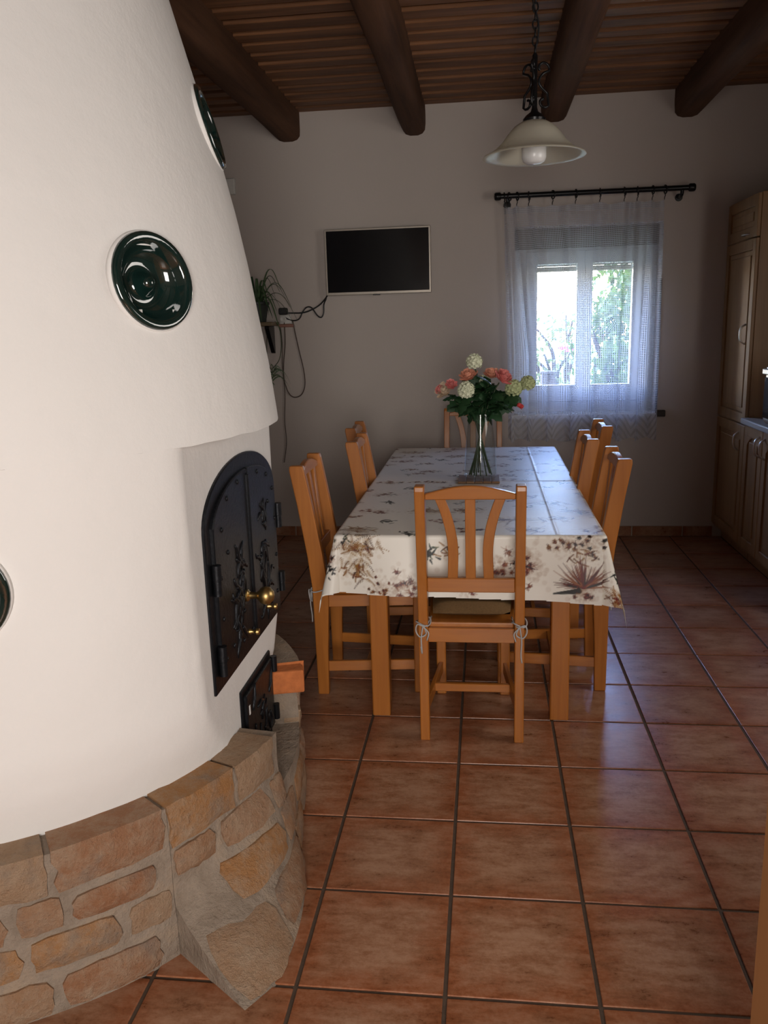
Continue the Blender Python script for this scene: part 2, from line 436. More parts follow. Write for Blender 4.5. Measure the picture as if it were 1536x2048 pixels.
# walls
WX0, WX1, WZ0, WZ1 = .64, 1.60, .865, 2.112
wb = MB()
D = W + .36
wb.box(XL - .2, WX0, W, D, -.12, 3.1); wb.box(WX1, XR + .2, W, D, -.12, 3.1)
wb.box(WX0, WX1, W, D, -.12, WZ0); wb.box(WX0, WX1, W, D, WZ1, 3.1)
tag(wb.build('wall_back', M['wall']), kind='structure')
tag(MB().box(XL - .2, XL, YF, W, -.12, 3.1).build('wall_left', M['wall']), kind='structure')
wr = MB(); wr.box(XR, XR + .2, YF, .35, -.12, 3.1).box(XR, XR + .2, 1.55, W, -.12, 3.1).box(XR, XR + .2, .35, 1.55, -.12, 1.07).box(XR, XR + .2, .35, 1.55, 2.17, 3.1)
tag(wr.build('wall_right', M['wall']), kind='structure')
wf = MB(); wf.box(XL - .2, .1, YF - .2, YF, -.12, 3.1).box(1.4, XR + .2, YF - .2, YF, -.12, 3.1).box(.1, 1.4, YF - .2, YF, 2.1, 3.1).box(.1, 1.4, YF - .2, YF, -.12, .5)
tag(wf.build('wall_front', M['wall']), kind='structure')
tag(MB().box(.90, XR, -1.46, -1.30, -.002, ZC).build('wall_partition', M['wall']), kind='structure')

# unseen opaque slabs added to shut sky light out of two window openings
for nm, bx in (('sky_blocker_behind', (.1, 1.4, YF - .2, YF - .12, .5, 2.1)), ('sky_blocker_kitchen', (XR + .12, XR + .2, .35, 1.55, 1.07, 2.17))):
    tag(MB().box(*bx).build(nm, M['white']), kind='structure')

# tiled skirting along the back wall
bb = MB().box(XL, 2.012, W - .006, W, 0, .072).build('baseboard_back', M['grout_light']); tag(bb, kind='structure')
bm_ = MB().box(-T / 2 + .004, T / 2 - .004, -.006, .006, -.0345, .0345).mesh('baseboard_tile', bevel=.002); bm_.materials.append(M['tile'])
x = -2.33
while x < 1.60:
    inst(bm_, 'baseboard_tile', bb, (x + T / 2, W - .0095, .037)); x += T
inst(bm_, 'baseboard_tile', bb, (x + .10, W - .0095, .037), scl=(.58, 1, 1))

# ceiling with overlapping boards and log beams
ce = MB().box(XL - .2, XR + .2, YF - .2, W + .36, 2.945, 3.1).build('ceiling', M['ceil_slab']); tag(ce, kind='structure')
lo = MB().box(-2.48, 2.48, -.052, .052, 0, .022).mesh('ceiling_board', bevel=.004); lo.materials.append(M['board'])
hi = MB().box(-2.48, 2.48, -.045, .045, 0, .02).mesh('ceiling_board_upper', bevel=.003); hi.materials.append(M['board'])
y = W - .05
k = 0
while y > .2:
    inst(lo, 'ceiling_board', ce, (.145, y, ZC + random.uniform(0, .003)), (random.uniform(-.03, .03), 0, 0))
    inst(hi, 'ceiling_board', ce, (.145, y - .078, ZC + .0235), (random.uniform(-.02, .02), 0, 0))
    y -= .156; k += 1
def beam(xc, w_, zb, seed):
    m = MB(); n = 14; L = 40; vs = []; fs = []
    poly = []
    for a in range(n):      # open section: up one side, round below, up the other
        t = a / (n - 1)
        if t < .25: px, pz = -w_ / 2, ZC + .012 - (t / .25) * (ZC - zb - .06)
        elif t > .75: px, pz = w_ / 2, zb + .06 + ((t - .75) / .25) * (ZC + .012 - zb - .06) - .0
        else:
            an = math.pi + (t - .25) / .5 * math.pi
            px = math.copysign(abs(math.cos(an)) ** .75, math.cos(an)) * w_ / 2; pz = zb + .06 - abs(math.sin(an)) ** .75 * .06
        poly.append((px, pz))
    for i in range(L):
        yy = YF + .3 + (W + .05 - YF - .3) * i / (L - 1)
        dx = .012 * mnoise.noise(Vector((seed, yy * .7, 0))); dz = .010 * mnoise.noise(Vector((seed, yy * .9, 5)))
        for a, (px, pz) in enumerate(poly):
            s = 1 + .06 * mnoise.noise(Vector((seed + a * .35, yy * 1.6, 9)))
            vs.append((xc + dx + px * s, yy, pz + (dz if pz < ZC else 0)))
    for i in range(L - 1):
        for a in range(n - 1): fs.append((i * n + a, (i + 1) * n + a, (i + 1) * n + a + 1, i * n + a + 1))
    fs.append(tuple(range(n))); fs.append(tuple((L - 1) * n + a for a in range(n)))
    m.add(vs, fs); o = m.build('ceiling_beam', M['beam'], ce, smooth='auto')
for s, (xc, ww, zb) in enumerate([(-1.74, .16, 2.715), (-.865, .165, 2.715), (-.015, .15, 2.712), (.885, .165, 2.745), (1.715, .165, 2.73)]):
    beam(xc, ww, zb, s * 7.3)

# ------------------------------------------------------------------ window with frame, sashes, shutter box
wn = empty('window_1', (1.12, W + .2, WZ0), kind='structure')
FY0, FY1 = W + .17, W + .235
f = MB(); f.box(WX0, WX0 + .085, FY0, FY1, WZ0, WZ1 - .13); f.box(WX1 - .085, WX1, FY0, FY1, WZ0, WZ1 - .13)
f.box(WX0 + .085, WX1 - .085, FY0, FY1, WZ0, WZ0 + .075); f.box(WX0 + .085, WX1 - .085, FY0, FY1, WZ1 - .15, WZ1 - .13)
M['frame'] = plain('window_paint', (.55, .55, .56), .45)
f.build('window_frame', M['frame'], wn, bevel=.004)
MB().box(WX0, WX1, FY0 - .03, D - .02, WZ1 - .13, WZ1).build('shutter_box', plain('shutter_brown', (.16, .14, .11), .6), wn, bevel=.004)
mid = 1.12
for (a, b) in ((WX0 + .085, mid), (mid, WX1 - .085)):
    s = MB(); st = .075; m_ = .052; la = st if a < 1 else m_; rb = m_ if a < 1 else st
    z0, z1 = WZ0 + .075, WZ1 - .15
    s.box(a, a + la, FY0 - .025, FY1 - .01, z0, z1); s.box(b - rb, b, FY0 - .025, FY1 - .01, z0, z1)
    s.box(a + la, b - rb, FY0 - .025, FY1 - .01, z0, z0 + .115); s.box(a + la, b - rb, FY0 - .025, FY1 - .01, z1 - .085, z1)
    so = s.build('sash', M['frame'], wn, bevel=.004)
    MB().box(a + la - .004, b - rb + .004, FY0 + .01, FY0 + .014, z0 + .111, z1 - .081).build('pane', M['glass'], so)
MB().tube([(mid + .012, FY0 - .025, 1.42), (mid + .012, FY0 - .06, 1.42), (mid + .012, FY0 - .062, 1.33)], .007).build('window_handle', M['white'], wn)
MB().box(WX0 - .02, WX1 + .0, W - .03, FY0, WZ0 - .026, WZ0 + .004).build('window_sill', plain('sill_white', (.70, .71, .74), .35), wn, bevel=.004)
# shutter slats hanging a little into view outside the glass
sh = MB()
slm = plain('shutter_slat', (.20, .18, .14), .6)
for k in range(4):
    MB().box(WX0 + .01, WX1 - .01, D - .06, D - .048, WZ1 - .17 - k * .036, WZ1 - .136 - k * .036).build('shutter_slat', slm, wn, bevel=.003)

sw = empty('shutter_strap', (1.635, W, .84), 'black roller shutter strap and winder box right of the curtained window', 'shutter strap')
MB().box(1.588, 1.603, W - .006, W - .002, .885, 1.75).build('strap', M['black'], sw)
MB().box(1.592, 1.655, W - .035, W, .842, .885).build('winder_box', plain('winder_brown', (.03, .022, .018), .5), sw, bevel=.004)

# ------------------------------------------------------------------ garden outside
tag(MB().box(-30, 30, W + .37, 60, -.35, -.2).build('garden_ground', plain('dry_grass', (.34, .33, .16), .95, var=.4, scale=2)), kind='structure')
def shrub(loc, rx, rz, z0, n, ls, mat, label, name='garden_shrub', seed=1, branches=9, flowers=0):
    rg = random.Random(seed); x, y, zb = loc
    root = empty(name, loc, label, 'shrub')
    b = MB()
    for k in range(branches):
        a = rg.uniform(0, 6.28); L = rg.uniform(.5, 1) ; p = [(x + rg.uniform(-.1, .1), y, zb)]
        for q in range(1, 5):
            t = q / 4; p.append((x + math.cos(a) * rx * L * t + rg.uniform(-.1, .1), y + math.sin(a) * rx * .6 * L * t, zb + (z0 + rz * 1.6 * L - zb) * t ** .8 + rg.uniform(-.06, .06)))
        b.tube(bez(p, 16), [.042 * (1 - i / 18) + .008 for i in range(len(bez(p, 16)))], 5)
    b.build('branches', M['bark'], root)
    fo = MB()
    for k in range(n):
        while True:
            q = Vector((rg.uniform(-1, 1), rg.uniform(-1, 1), rg.uniform(-1, 1)))
            if .25 < q.length < 1 and mnoise.noise(q * 2.2 + Vector((seed, 0, 0))) > -.12: break
        c = Vector((x + q.x * rx, y + q.y * rx * .7, z0 + rz * (1 + q.z) * .9))
        E = Euler((rg.uniform(0, 6.28), rg.uniform(0, 6.28), rg.uniform(0, 6.28))).to_matrix(); s = ls * rg.uniform(.6, 1.3)
        fo.add([c + E @ Vector(p) * s for p in ((-.5, 0, 0), (0, -.28, .05), (.6, 0, 0), (0, .28, .05))], [(0, 1, 2, 3)])
    tag(fo.build('foliage', mat, root, fix=False), kind='stuff')
    for k in range(flowers):
        m = MB(); c = Vector((x + rg.uniform(-.4, .4) * rx, y - rx * .6, z0 + rz * rg.uniform(.7, 1.3)))
        for a in range(8):
            E = Euler((rg.uniform(-.9, .9), rg.uniform(-.9, .9), a * .8)).to_matrix()
            m.add([c + E @ Vector(p) * .07 for p in ((0, 0, 0), (.6, -.4, .1), (1.1, 0, .2), (.6, .4, .1))], [(0, 1, 2, 3)])
        m.build('flower', M['gflower'], root, fix=False)
shrub((1.93, 7.4, -.2), .60, 1.0, .35, 4800, .078, M['gleaf'], 'leafy green garden shrub outside the right window pane', seed=3)
shrub((1.42, 8.6, -.2), .60, .80, .25, 800, .065, M['gleaf2'], 'sparse pale branching shrub outside the left window pane', seed=8, flowers=2, branches=16)
shrub((4.6, 13.5, -.2), 1.5, .9, .0, 1300, .16, M['gleaf2'], 'pale sunlit bush far behind the garden shrubs', seed=5)
shrub((1.30, 7.2, -.2), .20, .42, .1, 500, .07, M['gleaf'], 'low green bush under the left window pane', seed=12, branches=4)
gp = MB().box(1.06, 1.21, 7.78, 7.93, -.2, .94).box(1.045, 1.225, 7.765, 7.945, .94, .97).build('gate_post', M['concrete'], origin=(1.135, 7.85, -.2), bevel=.01)
tag(gp, 'low rendered gate post outside the lower left window pane', 'post')

# ------------------------------------------------------------------ masonry stove
AX = Vector((-1.0, .6, 0))
PROF = [(.36, .775), (.40, .787), (.50, .822), (.58, .838), (.9, .848), (1.235, .855), (1.40, .838), (1.655, .799), (1.80, .770), (1.928, .740), (2.15, .680), (2.364, .624), (2.65, .553), (2.945, .48)]
def Rz(z):
    return float(np.interp(z, [a for a, b in PROF], [b for a, b in PROF]))
def polar(th, r, z): return (AX.x + r * math.cos(th), AX.y + r * math.sin(th), z)
FX = .75     # distance of the flat door front from the stove axis
ZS = 1.232   # underside of the overhang above the doors
stv = empty('masonry_stove', (AX.x, AX.y, 0), 'large white limewashed masonry stove with brick base and iron doors', 'stove')
NTH = 360
zs = list(np.linspace(.30, ZS, 40)) + [ZS + .0005] + list(np.linspace(ZS + .03, 2.943, 50))
def rbody(th, z, lower):
    r = Rz(z)
    wob = .004 * mnoise.noise(Vector((math.cos(th) * 3, math.sin(th) * 3, z * 2.2)))
    if lower and math.cos(th) > .2:
        fr = FX / math.cos(th)
        if fr < r: return fr + wob * .4
        # soft shoulder where the flat front runs out into the round body
        d = fr - r
        if d < .02: return r - .25 * (.02 - d) * .5 + wob * .6
    return r + wob
EYES = [(1.597, math.atan2(.219 - .6, -.289 + 1.0)), (2.014, math.atan2(.705 - .6, -.294 + 1.0)), (.985, math.atan2(-.154 - .6, -.606 + 1.0))]
b = MB(); vs = []; fs = []
for zi, z in enumerate(zs):
    lower = z <= ZS
    for k in range(NTH):
        th = 2 * math.pi * k / NTH; zz = z
        if not lower and z < ZS + .001: zz = ZS + .004 * mnoise.noise(Vector((th * 9, 3, 0)))
        vs.append(polar(th, rbody(th, z, lower), zz))
EC = [Vector(polar(th_, Rz(z_), z_)) for z_, th_ in EYES]
for i in range(len(zs) - 1):
    for k in range(NTH):
        q = (i * NTH + k, i * NTH + (k + 1) % NTH, (i + 1) * NTH + (k + 1) % NTH, (i + 1) * NTH + k)
        if any(max((Vector(vs[a]) - ec).length for a in q) < .109 for ec in EC): continue   # openings for the ceramic eyes
        fs.append(q)
b.add(vs, fs).build('body', M['lime'], stv, smooth='auto')

# brick ring base: radius and top height depend on the angle
TH0, TH1 = R(-175), R(140)
def spur(th, z):
    d = math.degrees(th)
    s = float(np.interp(d, [-37.01, -37, -32, -15.7, -5.8, 4], [0, .262, .255, .118, .030, 0]))
    hgt = float(np.interp(d, [-37, -28, -15, 4], [.125, .21, .30, .34]))
    return s * max(0, 1 - z / hgt) ** 1.15
def Rring(th, z):
    d = math.degrees(th)
    return .872 + .006 * (1 - z / .4) + spur(th, z) + .006 * mnoise.noise(Vector((d * .06, z * 9, 2)))
GAP0, GAP1 = R(-8.5), R(16.5)
ZL = .402
def ztop(th): return .235 if GAP0 < th < GAP1 else ZL - .008
core = MB()
def ring_section(a0, a1, zt, na, nz=12):
    vs = []; fs = []; n = nz + 3
    for i in range(na + 1):
        th = a0 + (a1 - a0) * i / na
        for q in range(nz + 1):
            z = zt * q / nz; vs.append(polar(th, Rring(th, z) - .007, z - (.003 if q == 0 else 0)))
        vs.append(polar(th, .70, zt)); vs.append(polar(th, .70, 0))
    for i in range(na):
        for q in range(n): fs.append((i * n + q, (i + 1) * n + q, (i + 1) * n + (q + 1) % n, i * n + (q + 1) % n))
    fs.append(tuple(range(n))); fs.append(tuple(na * n + q for q in range(n)))
    core.add(vs, fs)
ring_section(TH0, R(-37.05), ZL - .008, 70)
ring_section(R(-36.95), GAP0, ZL - .008, 20)
ring_section(GAP0 + .0005, GAP1 - .0005, .235, 14)
ring_section(GAP1, TH1, ZL - .008, 60)
core.build('base_core', M['mortar'], stv, smooth='auto')
# sloping mortar fillet on the exposed end of the spur
# single bricks of the ring
rb = random.Random(4)
def ring_brick(a0, a1, z0, z1, proud, top=False, mat=None, depth=.05):
    """one brick following the ring surface, edges rounded and irregular"""
    na, nz = 6, 4; vs = []; fs = []
    seed = rb.uniform(0, 99)
    def rad(th, z): return Rring(th, z)
    for i in range(na + 1):
        for j in range(nz + 1):
            u, v_ = i / na, j / nz
            ex = min(u, 1 - u) * 2; ez = min(v_, 1 - v_) * 2
            edge = min(1, ex * 2.2) * min(1, ez * 2.0)
            uu = u + .07 * mnoise.noise(Vector((v_ * 3, seed, u * 2))); zz = v_ + .11 * mnoise.noise(Vector((u * 4, seed, 3)))
            cu, cv = uu * 2 - 1, zz * 2 - 1; rc = 0 if top else .09
            uu = (cu * (1 - rc * abs(cv) ** 5) + 1) / 2; zz = (cv * (1 - rc * abs(cu) ** 5) + 1) / 2
            th = a0 + (a1 - a0) * uu; z = z0 + (z1 - z0) * zz
            if top and j == nz: z = z1 + .004 * mnoise.noise(Vector((u * 5, seed, 8)))
            z = max(z, .001)
            pr_ = proud * (.25 + .75 * edge) + .006 * mnoise.noise(Vector((u * 5, v_ * 4, seed))) + .003 * mnoise.noise(Vector((u * 13, v_ * 11, seed)))
            if top and j == nz: pr_ = proud * .35
            vs.append(polar(th, rad(th, max(0, z)) + pr_ - .004, z))
    n1 = len(vs); W1 = nz + 1
    for i in range(na):
        for j in range(nz): fs.append((i * W1 + j, (i + 1) * W1 + j, (i + 1) * W1 + j + 1, i * W1 + j + 1))
    loop = [i * W1 for i in range(na + 1)] + [na * W1 + j for j in range(1, W1)] + [i * W1 + nz for i in range(na - 1, -1, -1)] + [j for j in range(nz - 1, 0, -1)]
    base = len(vs)
    for q in loop:
        p = Vector(vs[q]) - AX; h = math.hypot(p.x, p.y); s = (h - depth) / h
        vs.append((AX.x + p.x * s, AX.y + p.y * s, p.z))
    nl = len(loop)
    for q in range(nl): fs.append((loop[q], loop[(q + 1) % nl], base + (q + 1) % nl, base + q))
    fs.append(tuple(base + q for q in range(nl - 1, -1, -1)))
    MB().add(vs, fs).build('brick', mat or M['brick'], stv, smooth='auto')
courses = [(.008, .094, .026, 15, .5), (.112, .190, .025, 14, 0), (.206, .280, .025, 14, .6), (.296, ZL, .018, 15, .7)]
for ci, (z0, z1, gapw, wd, ph) in enumerate(courses):
    top = ci == 3
    a = -172 + ph * wd
    while a < 136:
        wid = wd * rb.choice((.55, .8, 1, 1, 1.1, 1.15)); g = math.degrees(gapw / .88)
        a0, a1 = a, a + wid - g
        a += wid
        if a0 < -37 < a1:
            if -37 - a0 > a1 + 37: a1 = -37.6
            else: a0 = -36.4
            if a1 - a0 < 3: continue
        if z1 > .235:
            if a0 < -8.5 < a1: a1 = -8.6
            if a0 < 16.5 < a1: a0 = 16.6
            if a0 >= -8.7 and a1 <= 16.7 and a1 > -8.5: continue
            if a1 - a0 < 2.5: continue
        if rb.random() < .04 and not top: continue       # smeared over with mortar
        zz0, zz1 = z0 + rb.uniform(-.006, .006), z1 + (0 if top else rb.uniform(-.006, .006))
        ring_brick(R(a0), R(a1), max(zz0, .002), zz1, rb.uniform(.006, .015) if not top else .012, top, depth=.105 if top else .05)
# the bright brick that closes the ledge beyond the ash door
RB = MB()
def rblk(t0, t1, r0, r1, z0, z1):
    vs = []; n = max(3, int((t1 - t0) / 4))
    for t in np.linspace(t0, t1, n):
        for r, z in ((r0, z0), (r1, z0), (r1, z1), (r0, z1)): vs.append(polar(R(t), r + .003 * mnoise.noise(Vector((t * 3, r * 20, z * 20))), z))
    fs = [(i * 4 + q, (i + 1) * 4 + q, (i + 1) * 4 + (q + 1) % 4, i * 4 + (q + 1) % 4) for i in range(n - 1) for q in range(4)] + [(0, 1, 2, 3), tuple((n - 1) * 4 + q for q in range(4))]
    RB.add(vs, fs)
rblk(15.2, 19.4, .752, .892, .345, .422)
RB.build('brick', M['brick_red'], stv, bevel=.006, seg=2)
RB = MB(); rblk(19.6, 78, .752, .888, .35, .424); RB.build('ledge_cap', M['mortar'], stv, bevel=.008, seg=2)

# ceramic eyes set into the plaster
def disc(z, th):
    r = Rz(z); sl = -(Rz(z + .05) - Rz(z - .05)) / .1
    nrm = Vector((math.cos(th), math.sin(th), sl)).normalized(); c = Vector(polar(th, r, z))
    xx = Vector((-math.sin(th), math.cos(th), 0)); yy = nrm.cross(xx)
    mt = Matrix(((xx.x, yy.x, nrm.x, c.x), (xx.y, yy.y, nrm.y, c.y), (xx.z, yy.z, nrm.z, c.z), (0, 0, 0, 1)))
    prof = [(.107, -.02), (.108, .006), (.105, .012), (.100, .0135), (.090, .0125), (.084, .006), (.078, -.012), (.066, -.028), (.050, -.037), (.036, -.039), (.026, -.033), (.020, -.020), (.014, -.006), (.008, -.001), (.0005, 0)]
    o = MB().lathe(prof, 48, mt).build('ceramic_eye', M['glaze'], stv, smooth=True); o['label'] = 'dark green glazed ceramic eye'
    ringp = [(.100, -.012), (.113, -.008), (.110, .002), (.108, .004), (.105, .003)]
    MB().lathe(ringp, 48, mt).build('eye_collar', M['lime'], o, smooth=True)
for z_, th_ in EYES: disc(z_, th_)

# iron double door in the flat front (plane x = AX + FX)
XF = AX.x + FX
def yz(a, b, d): return (XF + d, a, b)
def arch(y0, y1, z0, zs_, rise, n=28):
    yc, hw = (y0 + y1) / 2, (y1 - y0) / 2
    return [(y0, z0)] + [(yc - hw * math.cos(math.pi * k / n), zs_ + rise * math.sin(math.pi * k / n)) for k in range(n + 1)] + [(y1, z0)]
idoor = empty('iron_door', (XF, .645, .58), parent=stv); idoor['label'] = 'black arched cast iron double door'
MB().prism(arch(.300, .990, .575, 1.000, .150), yz, -.05, .008).build('door_plate', M['iron'], idoor, bevel=.003)
def leaf(y0, y1, flip):
    full = arch(.335, .955, .612, .990, .118, 40)
    pts = [(min(max(a, y0), y1), b) for a, b in full]
    out = []
    for q in pts:
        if not out or (abs(q[0] - out[-1][0]) + abs(q[1] - out[-1][1])) > 1e-4: out.append(q)
    # keep top of the cut side on the arch
    yc, hw = .645, .31
    def zt(y): return .990 + .118 * math.sqrt(max(0, 1 - ((y - yc) / hw) ** 2))
    ys = np.linspace(y0, y1, 20)
    poly = [(y0, .612)] + [(float(q), zt(q)) for q in ys] + [(y1, .612)]
    return MB().prism(poly, yz, .0, .018).build('door_leaf', M['iron'], idoor, bevel=.003)
leaf(.338, .652, 0); leaf(.660, .952, 1)
MB().box(XF + .014, XF + .026, .640, .664, .62, 1.095).build('overlap_strip', M['iron'], idoor, bevel=.004)
# cast relief on both leaves
rr = random.Random(9)
rel = MB()
for (cy, cz, s) in ((.52, .80, 1), (.50, .70, .8), (.78, .84, 1), (.80, .72, .9), (.80, .93, .6), (.56, .86, .7)):
    for k in range(9):
        a0 = rr.uniform(0, 6.28); p = Vector((XF + .018, cy + rr.uniform(-.03, .03) * s, cz + rr.uniform(-.04, .04) * s)); path = []
        for q in range(6):
            path.append(p.copy()); a0 += rr.uniform(-.7, .7); p = p + Vector((0, math.cos(a0), math.sin(a0) * 1.4)) * .016 * s
        rel.tube(path, [.004, .0065, .007, .006, .005, .003], 6)
tag(rel.build('cast_relief', M['iron'], idoor, smooth=True), kind='stuff')
for (yy, zz) in ((.37, .65), (.37, .76), (.37, .87), (.40, .99), (.46, 1.06), (.53, .64), (.44, .66), (.62, .64), (.56, 1.085), (.72, .64), (.84, .65), (.92, .66), (.93, .78), (.93, .90), (.92, 1.0), (.86, 1.055), (.76, 1.08), (.44, .92), (.86, .97), (.55, .72), (.72, .72)):
    MB().ball((XF + .019, yy, zz), .007, 8, 5, (.6, 1, 1)).build('rivet', M['iron'], idoor, smooth=True)
for (yy, z0, z1) in ((.333, .62, .70), (.333, .835, .915), (.972, .645, .71), (.972, .86, .94)):
    MB().tube([(XF + .02, yy, z0), (XF + .02, yy, (z0 + z1) / 2 - .001)], .011, 10).tube([(XF + .02, yy, (z0 + z1) / 2), (XF + .02, yy, z1)], .0125, 10).build('hinge', M['iron'], idoor, smooth='auto')
kn = MB(); km = Matrix.Translation((XF + .018, .575, .757)) @ Matrix.Rotation(R(90), 4, 'Y')
kn.lathe([(.0005, 0), (.017, 0), (.017, .006), (.010, .012), (.009, .030), (.013, .036), (.022, .044), (.026, .056), (.024, .068), (.014, .078), (.0005, .081)], 20, km)
o = kn.build('door_knob', M['brass'], idoor, smooth='auto'); o['label'] = 'round brass knob'
for (yy, zz) in ((.575, .649), (.785, .653)):
    km = Matrix.Translation((XF + .018, yy, zz)) @ Matrix.Rotation(R(90), 4, 'Y')
    o = MB().lathe([(.0005, 0), (.008, 0), (.0085, .006), (.005, .012), (.006, .020), (.010, .024), (.009, .031), (.0005, .033)], 14, km).build('vent_knob', M['brass'], idoor, smooth='auto'); o['label'] = 'small brass knob'
# ash door under it
adoor = empty('ash_door', (XF, .665, .24), parent=stv); adoor['label'] = 'small black iron ash door'
MB().box(XF - .04, XF + .006, .505, .828, .236, .492).build('door_plate', M['iron'], adoor, bevel=.003)
MB().box(XF + .004, XF + .016, .522, .806, .250, .474).build('door_leaf', M['iron'], adoor, bevel=.003)
rel = MB()
for k in range(12):
    a0 = rr.uniform(0, 6.28); p = Vector((XF + .016, .665 + rr.uniform(-.09, .09), .36 + rr.uniform(-.06, .06))); path = []
    for q in range(6):
        path.append(p.copy()); a0 += rr.uniform(-.7, .7); p = p + Vector((0, math.cos(a0), math.sin(a0))) * .016
    rel.tube(path, [.004, .006, .007, .006, .005, .003], 6)
tag(rel.build('cast_relief', M['iron'], adoor, smooth=True), kind='stuff')
for z0 in (.262, .425): MB().tube([(XF + .018, .818, z0), (XF + .018, .818, z0 + .05)], .011, 10).build('hinge', M['iron'], adoor, smooth='auto')
MB().box(XF + .0062, XF + .0168, .535, .552, .405, .44).build('paint_chip', M['lime'], adoor, bevel=.004)

# ------------------------------------------------------------------ dining table
tb = empty('dining_table', (.375, 2.49, 0), 'long honey pine dining table under a printed oilcloth', 'table')
TX0, TX1, TY0, TY1, TZ = -.108, .858, 1.372, 3.615, .730
MB().box(TX0, TX1, TY0, TY1, TZ - .03, TZ).build('tabletop', M['pine_y'], tb, bevel=.003)
for (x0, y0) in ((.0, 1.378), (.682, 1.378), (.0, 3.53), (.682, 3.53)):
    MB().box(x0, x0 + .069, y0, y0 + .069, 0, TZ - .03).build('leg', M['pine'], tb, bevel=.004)
MB().box(.069, .682, 1.40, 1.422, .60, TZ - .03).build('apron', M['pine_h'], tb, bevel=.002)
MB().box(.069, .682, 3.555, 3.577, .60, TZ - .03).build('apron', M['pine_h'], tb, bevel=.002)
for x0 in (.02, .71): MB().box(x0, x0 + .022, 1.447, 3.53, .60, TZ - .03).build('apron', M['pine_y'], tb, bevel=.002)

